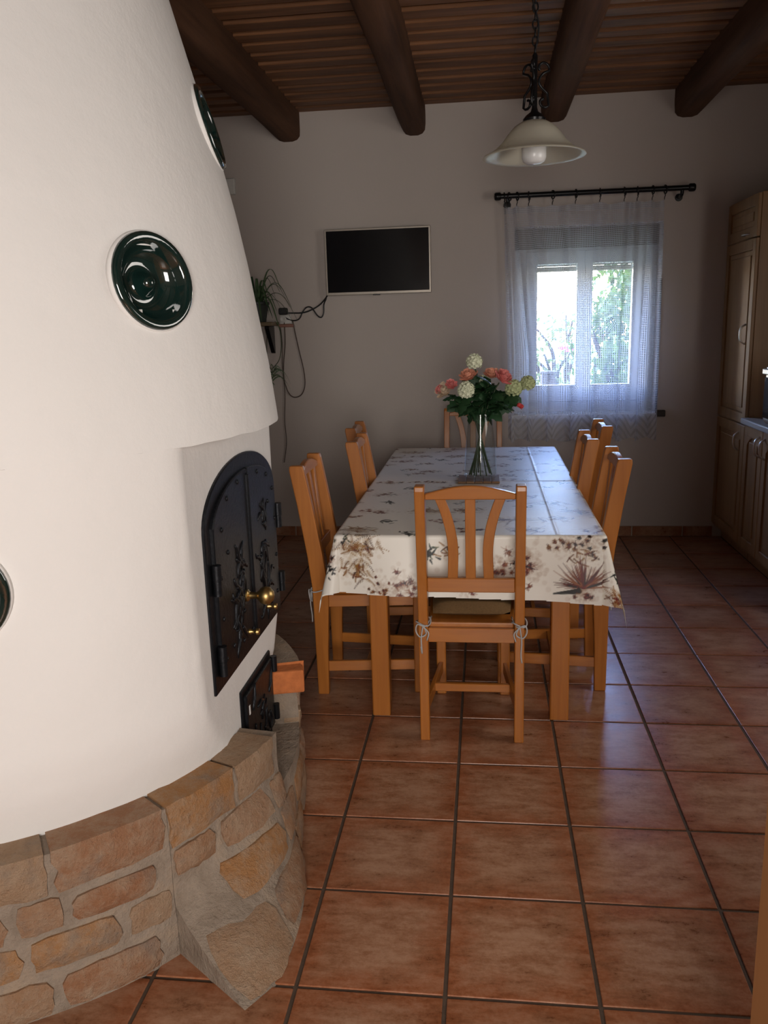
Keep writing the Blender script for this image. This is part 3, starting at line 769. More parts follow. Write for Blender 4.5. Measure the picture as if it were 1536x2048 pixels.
# ------------------------------------------------------------------ printed oilcloth
def make_cloth():
    st = .0030
    SL, SR, TF, TB = .245, .27, .262, .22
    ns = int((TX1 - TX0 + SL + SR) / st); ntt = int((TY1 - TY0 + TF + TB) / st)
    s = np.linspace(TX0 - SL, TX1 + SR, ns); t = np.linspace(TY0 - TF, TY1 + TB, ntt)
    S, Tt = np.meshgrid(s, t, indexing='ij')
    # --- print
    rng = np.random.default_rng(5)
    C = np.ones((ns, ntt, 3)) * np.array([.86, .815, .735])
    def dab(x, y, rad, col, al):
        i = (x - s[0]) / st; j = (y - t[0]) / st; k = max(1, int(rad / st) + 1)
        i0, i1, j0, j1 = int(max(0, i - k)), int(min(ns, i + k + 2)), int(max(0, j - k)), int(min(ntt, j + k + 2))
        if i1 <= i0 or j1 <= j0: return
        ii, jj = np.mgrid[i0:i1, j0:j1]; d = np.hypot(ii - i, jj - j) * st
        a = (np.clip((rad + st * .6 - d) / (st * 1.1), 0, 1) * al)[..., None]
        C[i0:i1, j0:j1] = C[i0:i1, j0:j1] * (1 - a) + np.array(col) * a
    def stroke(x, y, a, L, w0, col, al, curve=0.):
        n = max(2, int(L / (st * .8)))
        for q in range(n):
            f = q / n; dab(x, y, w0 * (1 - f * .75), col, al); x += math.cos(a) * L / n; y += math.sin(a) * L / n; a += curve / n
    BR = [(.20, .105, .045), (.30, .17, .075), (.13, .065, .035), (.38, .24, .12)]
    GR = [(.035, .07, .045), (.06, .10, .05), (.02, .045, .035)]
    MV = [(.20, .085, .065), (.28, .14, .10), (.12, .05, .04), (.40, .24, .17)]
    def wash(x, y, r, col, n=60, sx=1., sy=1.):
        for _ in range(n * 2):
            dab(x + rng.normal() * r * .40 * sx, y + rng.normal() * r * .36 * sy, r * rng.uniform(.04, .12), col, .15)
    def fern(x, y, r, pal, sx=1., n=11, dirn=None):
        wash(x, y, r, (.52, .38, .22), 70, sx)
        for k in range(int(n * 2.4)):
            a = (dirn if dirn is not None else rng.uniform(0, 6.28)) + rng.uniform(-1.2, 1.2); L = r * rng.uniform(.35, .85); cv = rng.uniform(-1.1, 1.1)
            px, py = x + rng.normal() * r * .34 * sx, y + rng.normal() * r * .28; m = 9; col = pal[rng.integers(len(pal))]
            for q in range(m):
                f = q / m; dab(px, py, .0012, col, .8)
                for sd in (-1, 1): stroke(px, py, a + sd * .9, r * .17 * (1 - f * .8), .0010, col, .8)
                px += math.cos(a) * L / m * sx; py += math.sin(a) * L / m; a += cv / m
    def sprig(x, y, r, pal, n=14):
        for k in range(n):
            a = rng.uniform(0, 6.28); px, py = x + rng.normal() * r * .35, y + rng.normal() * r * .35
            stroke(px, py, a, r * rng.uniform(.3, .6), .0042 * min(1, r / .05), pal[rng.integers(len(pal))], .8, rng.uniform(-.6, .6))
    def bloom(x, y, r, pal, sx=1.):
        wash(x, y, r, (.40, .26, .17), 80, sx)
        for k in range(9):
            cx, cy = x + rng.normal() * r * .42 * sx, y + rng.normal() * r * .36; rr_ = r * rng.uniform(.18, .36)
            for q in range(18):
                a = rng.uniform(0, 6.28); stroke(cx + rng.normal() * rr_ * .2, cy + rng.normal() * rr_ * .2, a, rr_ * rng.uniform(.4, 1.0), .0016, pal[rng.integers(len(pal))], .8, rng.uniform(-1, 1))
    def protea(x, y, r):
        wash(x, y, r, (.42, .24, .16), 80)
        for q in range(70):
            a = math.pi / 2 + rng.uniform(-1.7, 1.7); stroke(x, y - r * .35, a, r * rng.uniform(.8, 1.5), .0030, MV[rng.integers(4)], .75, rng.uniform(-.4, .4))
        stroke(x - r * .2, y - r * .5, 3.3, r * 1.1, .010, (.07, .09, .06), .8)
        bloom(x, y - r * .7, r * .5, MV)
    # z on the front fall -> t: t = TY0 - (TZ - z)
    tz = lambda z: TY0 - (TZ + .004 - z)
    fern(-.03, tz(.685), .085, BR, 1.2, 14); fern(-.04, tz(.60), .07, BR, 1.0, 8, -1.57); sprig(-.085, tz(.715), .03, GR, 12)
    sprig(.235, tz(.66), .045, GR, 20); fern(.30, tz(.67), .04, BR, 1.2, 6)
    bloom(.14, tz(.535), .085, MV, 1.3); bloom(.05, tz(.525), .04, BR, 1.3)
    bloom(.36, tz(.535), .05, MV); bloom(.48, tz(.61), .06, MV); bloom(.585, tz(.625), .095, MV, .9); sprig(.54, tz(.62), .02, [(.03, .03, .02)], 8)
    bloom(.80, tz(.70), .055, [(.08, .05, .04), (.16, .10, .07), (.05, .035, .03)], 1.5); bloom(.72, tz(.69), .05, BR, 1.4); fern(.79, tz(.655), .045, BR, 1.6, 6)
    protea(.79, tz(.565), .085)
    sprig(.945, tz(.60), .07, GR, 26); fern(.95, tz(.50), .085, [(.30, .15, .05), (.38, .20, .08), (.20, .09, .03)], 1, 12); fern(1.0, tz(.64), .05, BR)
    bloom(-.17, tz(.67), .075, MV); sprig(-.15, tz(.60), .04, [(.05, .04, .03)], 18); sprig(-.21, tz(.62), .03, GR, 10)
    # the top and long sides: loose rows
    row = 0; yy = TY0 + .07
    while yy < TY1 + .2:
        xx = TX0 - .15 + (row % 2) * .11
        while xx < TX1 + .2:
            px, py = xx + rng.normal() * .022, yy + rng.normal() * .03; kind = rng.integers(5)
            if kind == 0: fern(px, py, .075, BR, 1.3, 10)
            elif kind == 1: sprig(px, py, .045, GR, 18)
            elif kind == 2: bloom(px, py, .065, MV, 1.3)
            elif kind == 3: bloom(px, py, .06, BR, 1.5); sprig(px + .05, py, .025, GR, 8)
            else: sprig(px, py, .03, GR, 10); fern(px + .05, py + .03, .04, BR, 1.2, 6)
            xx += .215
        yy += .165; row += 1
    base_c = np.array([.86, .815, .735]); C = np.clip(base_c - (base_c - C) * 1.22, .012, 1)
    # --- drape
    r_ = .012
    dx = np.where(S < TX0, TX0 - S, np.where(S > TX1, S - TX1, 0)); sgx = np.where(S < TX0, -1., 1.)
    dy = np.where(Tt < TY0, TY0 - Tt, np.where(Tt > TY1, Tt - TY1, 0)); sgy = np.where(Tt < TY0, -1., 1.)
    bx = np.clip(S, TX0, TX1); by = np.clip(Tt, TY0, TY1)
    d = np.hypot(dx, dy); th = np.arctan2(dy, dx)       # 0 side, pi/2 front
    u = th / (math.pi / 2)
    # hanging direction: the corner cloth folds to the side, tip stands out
    psi = (math.pi / 2) * np.clip((u - .55) / .45, 0, 1) ** 1.5
    al = .05 + .24 * np.sin(math.pi * np.clip(u, 0, 1)) ** 1.3 + .06 * np.sin(3 * math.pi * u)
    one = (dx == 0) | (dy == 0)
    al = np.where(one, .05, al); psi = np.where(dy == 0, 0, np.where(dx == 0, math.pi / 2, psi))
    a_ = np.minimum(d, r_ * 1.571); ang = a_ / r_
    hor = r_ * np.sin(ang) + np.maximum(d - r_ * 1.571, 0) * np.sin(al); ver = r_ * (1 - np.cos(ang)) + np.maximum(d - r_ * 1.571, 0) * np.cos(al)
    wave = .010 * np.sin(S * 7.3 + .6) + .006 * np.sin(S * 17)
    hor = hor + np.where(dx == 0, wave * np.clip(dy / .2, 0, 1), 0) + np.where(dy == 0, .012 * np.sin(Tt * 6.1) * np.clip(dx / .2, 0, 1), 0) + .004
    X = bx + sgx * hor * np.cos(psi) * (dx > 0); Yy = by + sgy * hor * np.sin(psi) * (dy > 0)
    hemL = 1.0
    Z = TZ + .004 - ver
    # chair backs pushed up to the table press the hanging cloth inwards
    for xr, yc_, sd in ((-.253, 1.748, -1), (-.140, 2.430, -1), (-.232, 2.985, -1), (.928, 1.842, 1), (.880, 2.425, 1), (1.012, 2.915, 1)):
        pf = np.interp(Z, [.30, .43, .46, .60, .80], [.062, .062, .060, .043, .010]) + .006
        near = np.clip((.245 - np.abs(Yy - yc_)) / .05, 0, 1) * (dx > 0) * (Z < TZ - .004)
        lim = xr - sd * pf
        push = np.maximum(0, (X - lim) * sd) * near
        X = X - sd * np.where(sgx == sd, push, 0)
    # fold creases on the top
    top = (dx == 0) & (dy == 0)
    Z = Z + top * (.0022 * np.exp(-((Tt - 2.446) / .006) ** 2) + .0018 * np.exp(-((S - .70) / .006) ** 2))
    V = np.stack([X, Yy, Z], -1).reshape(-1, 3)
    idx = np.arange(ns * ntt).reshape(ns, ntt)
    # hem: front edge runs lower towards the right, as the cloth lies askew
    keep = np.ones((ns - 1, ntt - 1), bool)
    front_len = .225 + .035 * np.clip((s - TX0) / (TX1 - TX0), -.3, 1.2)
    keep &= ~((TY0 - t[None, 1:]) > front_len[1:, None])
    # rounded corners
    F = np.stack([idx[:-1, :-1], idx[1:, :-1], idx[1:, 1:], idx[:-1, 1:]], -1)[keep]
    used = np.unique(F); remap = -np.ones(ns * ntt, int); remap[used] = np.arange(len(used)); F = remap[F]; V = V[used]; Cc = C.reshape(-1, 3)[used]
    me = bpy.data.meshes.new('tablecloth'); og = np.array([.375, 2.49, .73])
    me.vertices.add(len(V)); me.vertices.foreach_set('co', (V - og).astype(np.float32).ravel())
    me.loops.add(F.size); me.loops.foreach_set('vertex_index', F.astype(np.int32).ravel())
    me.polygons.add(len(F)); me.polygons.foreach_set('loop_start', np.arange(0, F.size, 4, dtype=np.int32))
    me.update(calc_edges=True)
    me.polygons.foreach_set('use_smooth', np.ones(len(F), bool))
    ca = me.color_attributes.new('print', 'FLOAT_COLOR', 'POINT')
    ca.data.foreach_set('color', np.concatenate([Cc, np.ones((len(Cc), 1))], 1).astype(np.float32).ravel())
    me.materials.append(M['cloth'])
    o = bpy.data.objects.new('tablecloth', me); COL.objects.link(o); o.location = og
    tag(o, 'cream oilcloth printed with brown ferns and green sprigs over the dining table', 'tablecloth')
make_cloth()

# ------------------------------------------------------------------ dining chairs
def make_chair():
    root = empty('dining_chair', (0, 0, 0))
    HW = .1865
    cl = lambda z: float(np.interp(z, [0, .43, .965], [.022, .027, -.046]))   # centre line of the raked post
    def post(sx):
        pr_ = [(0, .0, .045), (.2, -.002, .050), (.40, -.004, .060), (.46, -.005, .060), (.60, -.020, .043), (.80, -.050, .010), (.945, -.076, -.016), (.962, -.074, -.022)]
        L = [(a, z) for z, a, b_ in pr_]; Q = [(b_, z) for z, a, b_ in pr_]
        x0 = sx * HW; x1 = sx * (HW - .034)
        return MB().strip(L, Q, lambda a, b_, d_: (d_, a, b_), min(x0, x1), max(x0, x1))
    for sx in (-1, 1): post(sx).build('leg', M['pine'], root, bevel=.004, seg=2)
    for sx in (-1, 1):
        x0 = sx * .148; x1 = sx * .110
        MB().box(min(x0, x1), max(x0, x1), .400, .438, 0, .43).build('leg', M['pine'], root, bevel=.004)
    xi = HW - .034
    n = 16; L = []; Q = []
    for k in range(n + 1):
        a = -xi + 2 * xi * k / n; L.append((a, .912)); Q.append((a, .932 + .028 * math.cos(a / xi * math.pi / 2)))
    MB().strip(L, Q, lambda a, b_, d_: (a, cl(b_) + d_, b_), -.012, .012).build('top_rail', M['pine_h'], root, bevel=.003)
    MB().box(-xi, xi, cl(.6) - .011, cl(.6) + .011, .572, .624).build('back_rail', M['pine_h'], root, bevel=.003)
    for c in (-1, 0, 1):
        L = []; Q = []
        for k in range(13):
            z = .624 + (.914 - .624) * k / 12; f_ = k / 12
            xc = c * (.0625 + .039 * max(0, (f_ - .25) / .75) ** 2.0 - .004 * math.sin(f_ * math.pi)); hw = .0175
            L.append((xc - hw, z)); Q.append((xc + hw, z))
        MB().strip(L, Q, lambda a, b_, d_: (a, cl(b_) + d_, b_), -.007, .007).build('slat', M['pine'], root, bevel=.002)
    # seat, aprons, stretchers
    MB().prism([(-xi + .002, .03), (xi - .002, .03), (.168, .455), (-.168, .455)], lambda a, b_, d_: (a, b_, d_), .428, .448).build('seat', M['pine_y'], root, bevel=.005, seg=2)
    MB().box(-xi, xi, .014, .036, .378, .432).build('apron', M['pine_h'], root, bevel=.002)
    MB().box(-.112, .112, .410, .430, .378, .428).build('apron', M['pine_h'], root, bevel=.002)
    for sx in (-1, 1):
        MB().prism([(sx * .155, .05), (sx * .175, .05), (sx * .140, .402), (sx * .120, .402)], lambda a, b_, d_: (a, b_, d_), .378, .428).build('apron', M['pine_y'], root, bevel=.002)
        MB().prism([(sx * .157, .045), (sx * .173, .045), (sx * .137, .402), (sx * .121, .402)], lambda a, b_, d_: (a, b_, d_), .098, .142).build('stretcher', M['pine_y'], root, bevel=.002)
    MB().box(-.150, .150, .20, .218, .104, .136).build('stretcher', M['pine_h'], root, bevel=.002)
    return root
def make_cushion():
    root = empty('seat_cushion', (0, 0, 0)); m = MB(); vs = []; fs = []; nx, ny = 12, 14
    for side in (1, -1):
        for i in range(nx + 1):
            for j in range(ny + 1):
                u, v_ = i / nx * 2 - 1, j / ny * 2 - 1
                hwid = .150 + .012 * v_
                e = max(0, (1 - abs(u) ** 3.5) * (1 - abs(v_) ** 3.5)) ** .45
                vs.append((u * hwid, .250 + v_ * .182, .468 + side * .020 * e))
    n1 = (nx + 1) * (ny + 1)
    for i in range(nx):
        for j in range(ny):
            a = i * (ny + 1) + j; fs.append((a, a + ny + 1, a + ny + 2, a + 1)); fs.append((n1 + a, n1 + a + 1, n1 + a + ny + 2, n1 + a + ny + 1))
    m.add(vs, fs).build('pad', M['cushion'], root, smooth=True)
    for sx in (-1, 1):
        x = sx * .170; t = MB()
        loop = [(x + .026 * math.cos(a), .026 + .040 * math.sin(a), .452 + .006 * math.sin(2 * a)) for a in np.linspace(0, 6.28, 22)[:-1]]
        t.tube(loop, .0028, 6, closed=True)
        t.tube(bez([(x - sx * .026, .07, .456), (x - sx * .01, -.012, .448), (x + sx * .018, -.018, .456), (x + sx * .024, -.016, .430), (x + sx * .010, -.014, .408), (x - sx * .012, -.014, .420), (x - sx * .004, -.014, .447)], 24), .0026, 6)
        t.tube(bez([(x, -.014, .447), (x - sx * .020, -.016, .425), (x - sx * .014, -.015, .395)], 10), .0024, 6)
        t.tube(bez([(x, -.014, .447), (x + sx * .006, -.017, .40), (x + sx * .004, -.013, .345), (x + sx * .008, -.012, .315 if sx > 0 else .37)], 14), .0024, 6)
        t.build('tie', M['string'], root, smooth=True)
    return root
chair0 = make_chair(); cush0 = make_cushion()
spots = [  # x, y of the rear edge centre, facing angle, label, cushion label
    (.388, 1.192, 0, 'honey pine dining chair at the near end of the table, back to the viewer', 'brown cushion tied with grey string on the nearest chair at the table end'),
    (-.253, 1.748, -90, 'honey pine dining chair on the left of the table, nearest to the stove', 'brown cushion on the left chair nearest to the stove'),
    (-.140, 2.430, -90, 'middle honey pine dining chair of the three on the left side, pushed in furthest', None),
    (-.232, 2.985, -90, 'honey pine dining chair on the left side of the table, furthest from the stove', None),
    (.928, 1.842, 90, 'honey pine dining chair nearest to the viewer on the window side of the table', 'brown cushion on the nearest chair of the window side'),
    (.880, 2.425, 90, 'middle honey pine dining chair of the three on the right side of the table', None),
    (1.012, 2.915, 90, 'honey pine dining chair furthest back on the right side, in front of the curtain', None),
    (.362, 3.800, 180, 'honey pine dining chair at the far end of the table behind the vase', None)]
def place(src, first, x, y, a):
    o = src if first else copy_tree(src); o.location = (x, y, 0); o.rotation_euler = (0, 0, R(a)); return o
nc = 0
for i, (x, y, a, lb, cb) in enumerate(spots):
    tag(place(chair0, i == 0, x, y, a), lb, 'chair', 'dining chairs around the table')
    if cb:
        tag(place(cush0, nc == 0, x, y, a), cb, 'cushion', 'seat cushions'); nc += 1

# ------------------------------------------------------------------ trivet, vase and flowers
VX, VY = .416, 2.470
tr = MB()
tv = empty('trivet', (VX - .008, VY, TZ + .006), 'thin square wooden trivet under the glass vase', 'trivet')
for k in range(5):
    x0 = VX - .108 + k * .0405; MB().box(x0, x0 + .039, VY - .095, VY + .095, TZ + .0062, TZ + .0162).build('slat', M['cork'], tv, bevel=.002)
for yy in (VY - .09, VY + .07): MB().box(VX - .108, VX + .093, yy, yy + .02, TZ + .0055, TZ + .0064).build('runner', M['cork'], tv)
ZV = TZ + .0165
def vase():
    o_ = [(.0005, 0), (.060, 0), (.074, .004), (.079, .014), (.0795, .05), (.077, .10), (.070, .18), (.062, .26), (.0575, .318)]
    i_ = [(.0550, .318), (.0595, .26), (.0675, .18), (.0745, .10), (.0765, .05), (.0755, .022), (.068, .015), (.0005, .014)]
    o = MB().lathe(o_ + i_, 40, Matrix.Translation((VX, VY, ZV))).build('glass_vase', M['vase'], origin=(VX, VY, ZV), smooth='auto')
    tag(o, 'tall tapering clear glass vase in the middle of the dining table', 'vase')
vase()
rf = random.Random(21)
def petal(m, c, E, L, wd, cup):
    """small curved petal grown from c along E's x axis"""
    rows = [(0, .18), (.35, .85), (.72, 1.0), (1.0, .45)]; vs = []
    for t, w_ in rows:
        for sgn in (-1, 0, 1):
            vs.append(c + E @ Vector((L * t, sgn * wd * .5 * w_, cup * (t ** 2) + (abs(sgn) * cup * .35))))
    fs = []
    for i in range(3):
        for j in range(2): a = i * 3 + j; fs.append((a, a + 3, a + 4, a + 1))
    m.add(vs, fs)
def frame_for(d):
    d = Vector(d).normalized(); u = Vector((0, 0, 1)) if abs(d.z) < .9 else Vector((1, 0, 0)); a = u.cross(d).normalized(); b_ = d.cross(a)
    return Matrix(((a.x, b_.x, d.x), (a.y, b_.y, d.y), (a.z, b_.z, d.z)))
def hydrangea(m, c, r, n=58):
    for k in range(n):
        ph = math.acos(1 - 1.75 * (k + .5) / n); a = k * 2.39996
        d = Vector((math.sin(ph) * math.cos(a), math.sin(ph) * math.sin(a), math.cos(ph))); F = frame_for(d); p = Vector(c) + d * r * rf.uniform(.85, 1.05)
        sp = rf.uniform(0, 1.57)
        for q in range(4):
            E = F @ Matrix.Rotation(sp + q * 1.571, 3, 'Z') @ Matrix.Rotation(rf.uniform(-.5, -.1), 3, 'Y'); petal(m, p, E, r * .36, r * .34, r * .04)
    m.ball(c, r * .78, 10, 6)
def peony(m, c, d, r, rings=((.25, 6, 1.35), (.5, 8, 1.05), (.75, 9, .7), (.95, 10, .32))):
    F = frame_for(d); c = Vector(c)
    for rad, n, tilt in rings:
        for k in range(n):
            a = 2 * math.pi * k / n + rf.uniform(-.2, .2) + rad * 3
            E = F @ Matrix.Rotation(a, 3, 'Z') @ Matrix.Rotation(-tilt + rf.uniform(-.15, .15), 3, 'Y')
            petal(m, c + F @ Vector((math.cos(a), math.sin(a), 0)) * r * rad * .32, E, r * rf.uniform(.85, 1.1), r * .72, r * .22)
    m.ball(c + F @ Vector((0, 0, r * .25)), r * .42, 8, 6)
def lobed_leaf(root, c, d, L, up_):
    m = MB(); d = Vector(d).normalized(); s = d.cross(Vector((0, 0, 1)))
    s = s.normalized() if s.length > .1 else Vector((1, 0, 0)); s = Matrix.Rotation(rf.uniform(-1.3, 1.3), 3, d) @ s; n = s.cross(d)
    cuts = [(0, .06), (.15, .36), (.30, .24), (.45, .44), (.60, .24), (.75, .28), (1, .01)]; vs = []; fs = []
    for t, w_ in cuts:
        base = Vector(c) + d * L * t + n * (-.25 * L * t * t * up_)
        for sg in (-1, 0, 1): vs.append(base + s * sg * w_ * L - n * abs(sg) * .06 * L)
    for i in range(len(cuts) - 1):
        for j in range(2): a = i * 3 + j; fs.append((a, a + 3, a + 4, a + 1))
    m.add(vs, fs).build('leaf', M['leaf'], root, smooth=True, fix=False)
def flower(name, label, head, kind, mat, r, foot, d=(0, 0, 1), leaves=3, extra=None):
    hd = Vector(head); root = empty(name, (VX + foot[0], VY + foot[1], ZV + .016), label, 'flower', 'flowers in the glass vase')
    # stems cross inside the vase and pass its neck
    nk = Vector((VX - foot[0] * .75, VY - foot[1] * .75, ZV + .325)); ft = Vector((VX + foot[0], VY + foot[1], ZV + .019))
    pth = bez([ft, ft.lerp(nk, .55), nk, nk.lerp(hd, .55) + Vector((0, 0, .018)), hd - Vector(d).normalized() * r * .6], 28)
    MB().tube(pth, .0030, 6).build('stem', M['stem'], root, smooth=True)
    m = MB()
    if kind == 'hyd': hydrangea(m, hd, r)
    elif kind == 'peony': peony(m, hd, d, r)
    elif kind == 'bud': peony(m, hd, d, r, ((.18, 5, 1.5), (.3, 6, 1.35), (.42, 6, 1.2)))
    m.build('bloom', mat, root, fix=False)
    if extra:
        m = MB(); extra(m, hd); m.build('bloom', M['pink'] if mat != M['pink'] else M['cream'], root, fix=False)
    for k in range(leaves + 2):
        t = rf.uniform(.60, .92); p = pth[int(t * (len(pth) - 1))]; a = rf.uniform(0, 6.28)
        dd = Vector((math.cos(a), math.sin(a) * .8 - .2, rf.uniform(-.8, .5))); lobed_leaf(root, p, dd, rf.uniform(.06, .10), rf.uniform(.5, 1.4))
Yv = VY
flower('hydrangea_stem', 'white hydrangea bloom standing highest in the bouquet', (.389, Yv, 1.312), 'hyd', M['hyd'], .034, (-.02, -.045), leaves=2)
flower('hydrangea_stem', 'white hydrangea bloom low at the front left of the bouquet', (.350, Yv - .06, 1.182), 'hyd', M['hyd'], .036, (.045, .02), leaves=4)
flower('hydrangea_stem', 'greenish hydrangea bloom standing out furthest right of the bouquet', (.642, Yv - .01, 1.206), 'hyd', M['hydg'], .032, (-.05, .01), (.5, 0, 1), leaves=2)
flower('hydrangea_stem', 'pale green hydrangea bloom between the pink peony and the far right bloom', (.575, Yv - .02, 1.185), 'hyd', M['hydg'], .036, (-.045, -.03), leaves=4)
flower('rose_stem', 'cream and pink flower cluster at the far left of the bouquet', (.250, Yv - .01, 1.172), 'peony', M['cream'], .040, (.055, -.015), (-.4, -.6, .5), leaves=4, extra=lambda m, h: (peony(m, h + Vector((.028, -.012, .032)), (.1, -.7, .6), .026), peony(m, h + Vector((-.022, -.01, .012)), (-.6, -.5, .3), .022)))
flower('peony_stem', 'peach peony bloom left of the middle below the highest bloom', (.362, Yv + .01, 1.236), 'peony', M['peach'], .040, (.03, -.05), (-.2, -.5, .8), leaves=4)
flower('peony_stem', 'peach peony bloom right of the middle at the top of the bouquet', (.470, Yv, 1.240), 'peony', M['peach'], .038, (-.01, .05), (.1, -.4, .9), leaves=4)
flower('peony_stem', 'open pink peony bloom leaning right beside the peach peony', (.520, Yv - .03, 1.228), 'peony', M['pink'], .042, (-.035, .04), (.5, -.5, .6), leaves=4)
flower('rose_stem', 'coral red bud hanging at the lower right of the bouquet', (.596, Yv - .03, 1.108), 'bud', M['red'], .028, (-.055, -.02), (.5, -.2, -.3), leaves=3)
flower('hydrangea_stem', 'small cream bloom cluster hidden behind the peonies', (.43, Yv + .04, 1.215), 'hyd', M['hyd'], .028, (.0, -.055), leaves=5)
# leafy filler stems
for k, (hx, hz, ft) in enumerate(((.30, 1.12, (.05, .03)), (.46, 1.17, (-.03, -.04)), (.53, 1.12, (-.05, .0)))):
    root = empty('foliage_stem', (VX + ft[0], VY + ft[1], ZV + .016), ('dark green leaf spray at the lower left of the bouquet', 'dark green leaf spray in the middle of the bouquet', 'dark green leaf spray at the lower right of the bouquet')[k], 'foliage', 'leaf sprays in the glass vase')
    nk = Vector((VX - ft[0] * .55, VY - ft[1] * .55, ZV + .325)); hd = Vector((hx, VY - .03, hz)); f0 = Vector((VX + ft[0], VY + ft[1], ZV + .019))
    pth = bez([f0, f0.lerp(nk, .55), nk, hd], 24); MB().tube(pth, .003, 6).build('stem', M['stem'], root, smooth=True)
    for q in range(22):
        p = pth[int(rf.uniform(.66, 1) * (len(pth) - 1))]; a = rf.uniform(0, 6.28)
        lobed_leaf(root, p, (math.cos(a), math.sin(a) * .8 - .3, rf.uniform(-.9, .6)), rf.uniform(.05, .09), rf.uniform(.4, 1.6))

# ------------------------------------------------------------------ pendant lamp
LX, LY = .647, 2.2
lp = empty('pendant_lamp', (LX, LY, ZC), 'frosted glass bell pendant lamp on black scrolled ironwork over the table', 'pendant lamp')
zt = 2.312
pr_o = [(.030, zt), (.055, zt - .006), (.085, zt - .024), (.110, zt - .052), (.135, zt - .085), (.165, zt - .112), (.195, zt - .130), (.213, zt - .137), (.216, zt - .142)]
pr_i = [(.212, zt - .143), (.192, zt - .136), (.162, zt - .118), (.132, zt - .091), (.107, zt - .057), (.082, zt - .029), (.053, zt - .011), (.030, zt - .005)]
MB().lathe(pr_o + pr_i + [pr_o[0]], 56, Matrix.Translation((LX, LY, 0))).build('lamp_shade', M['shade'], lp, smooth='auto')
MB().lathe([(.0005, zt - .172), (.030, zt - .170), (.045, zt - .161), (.051, zt - .145), (.052, zt - .09), (.030, zt - .07), (.016, zt - .02)], 24, Matrix.Translation((LX, LY, 0)), cap1=True).build('bulb', M['bulb'], lp, smooth=True)
ir = MB(); ir.lathe([(.046, zt - .006), (.048, zt + .006), (.036, zt + .020), (.016, zt + .034), (.011, zt + .050), (.011, zt + .25), (.004, zt + .262)], 18, Matrix.Translation((LX, LY, 0)), cap0=True, cap1=True)
ir.build('holder', M['iron_gloss'], lp, smooth='auto')
for a0 in range(3):
    an = R(15 + a0 * 120); dr = Vector((math.cos(an), math.sin(an), 0)); pts = []
    for q in range(30):
        t = q / 29
        if t < .3: aa = t / .3 * 4.4; rr_ = .010 + .018 * t / .3; c = (.040, zt + .075); pts.append((c[0] + rr_ * math.cos(aa + 1.6), c[1] + rr_ * math.sin(aa + 1.6)))
        elif t < .65: s_ = (t - .3) / .35; pts.append((.058 - .040 * math.sin(s_ * math.pi * .9), zt + .105 + s_ * .085))
        else: aa = (t - .65) / .35 * 4.0; rr_ = .030 - .016 * (t - .65) / .35; pts.append((.034 + rr_ * math.cos(aa - .3), zt + .200 + rr_ * math.sin(aa - .3)))
    P3 = [Vector((LX, LY, 0)) + dr * a + Vector((0, 0, z)) for a, z in pts]
    MB().tube(P3, .0055, 7).build('scroll', M['iron_gloss'], lp, smooth=True)
for q in range(10):
    zz = zt + .272 + q * .0315
    lk = [(LX + (.011 * math.cos(a) if q % 2 else 0), LY + (0 if q % 2 else .011 * math.cos(a)), zz + .019 * math.sin(a)) for a in np.linspace(0, 6.28, 13)[:-1]]
    MB().tube(lk, .0032, 6, closed=True).build('chain_link', M['iron_gloss'], lp, smooth=True)
MB().tube(bez([(LX, LY, zt + .26), (LX + .014, LY, zt + .36), (LX - .012, LY, zt + .47), (LX, LY, ZC + .02)], 18), .0035, 6).build('cord', M['black'], lp, smooth=True)
MB().lathe([(.045, ZC + .022), (.045, ZC + .004), (.030, ZC - .010), (.006, ZC - .016)], 20, Matrix.Translation((LX, LY, 0)), cap1=True).build('ceiling_rose', M['iron_gloss'], lp, smooth='auto')

# ------------------------------------------------------------------ television and wall things on the left
tv = empty('television', (-.278, W, 1.71), 'flat black television in a beige metal frame on the back wall', 'television')
tx0, tx1, tz0, tz1, ty = -.634, .082, 1.711, 2.139, W - .075
fr = MB(); e = .014; ep = .011
fr.box(tx0, tx0 + ep, ty, ty + .03, tz0, tz1).box(tx1 - ep, tx1, ty, ty + .03, tz0, tz1).box(tx0 + ep, tx1 - ep, ty, ty + .03, tz0, tz0 + .018).box(tx0 + ep, tx1 - ep, ty, ty + .03, tz1 - ep, tz1)
fr.build('frame', M['tvframe'], tv, bevel=.002)
MB().box(tx0 + ep, tx1 - ep, ty + .004, ty + .012, tz0 + .018, tz1 - ep).build('screen', M['screen'], tv)
MB().box(tx0 + .03, tx1 - .03, ty + .03, ty + .055, tz0 + .05, tz1 - .03).build('back_cover', M['black'], tv, bevel=.006)
MB().box(-.40, -.15, ty + .055, W - .001, 1.84, 2.02).build('wall_bracket', M['black'], tv)
MB().box(-.315, -.265, ty + .002, ty + .02, tz0 - .007, tz0 + .001).build('sensor_lip', M['black'], tv, bevel=.001)
def cable(name, pts, r, mat, label, n=40, cat='cable'):
    o = MB().tube(bez(pts, n), r, 6).build(name, mat, None, smooth=True, origin=pts[0]); return tag(o, label, cat)
yw = W - .012
cable('television_cable', [(-.628, W - .05, 1.722), (-.655, W - .03, 1.690), (-.70, yw, 1.652), (-.76, yw, 1.620), (-.82, yw, 1.604), (-.90, yw, 1.604), (-.945, yw - .02, 1.607)], .0055, M['black'], 'black television cable sagging from the screen corner to the sockets')
cable('aerial_cable', [(-.645, W - .03, 1.695), (-.668, yw, 1.655), (-.672, yw, 1.60), (-.690, yw, 1.568), (-.72, yw, 1.585), (-.755, yw, 1.635), (-.79, yw, 1.640), (-.82, yw, 1.610), (-.845, yw, 1.565), (-.88, yw, 1.552), (-.92, yw, 1.560), (-.945, yw - .012, 1.575)], .0048, M['black'], 'second black cable looping below the television corner')
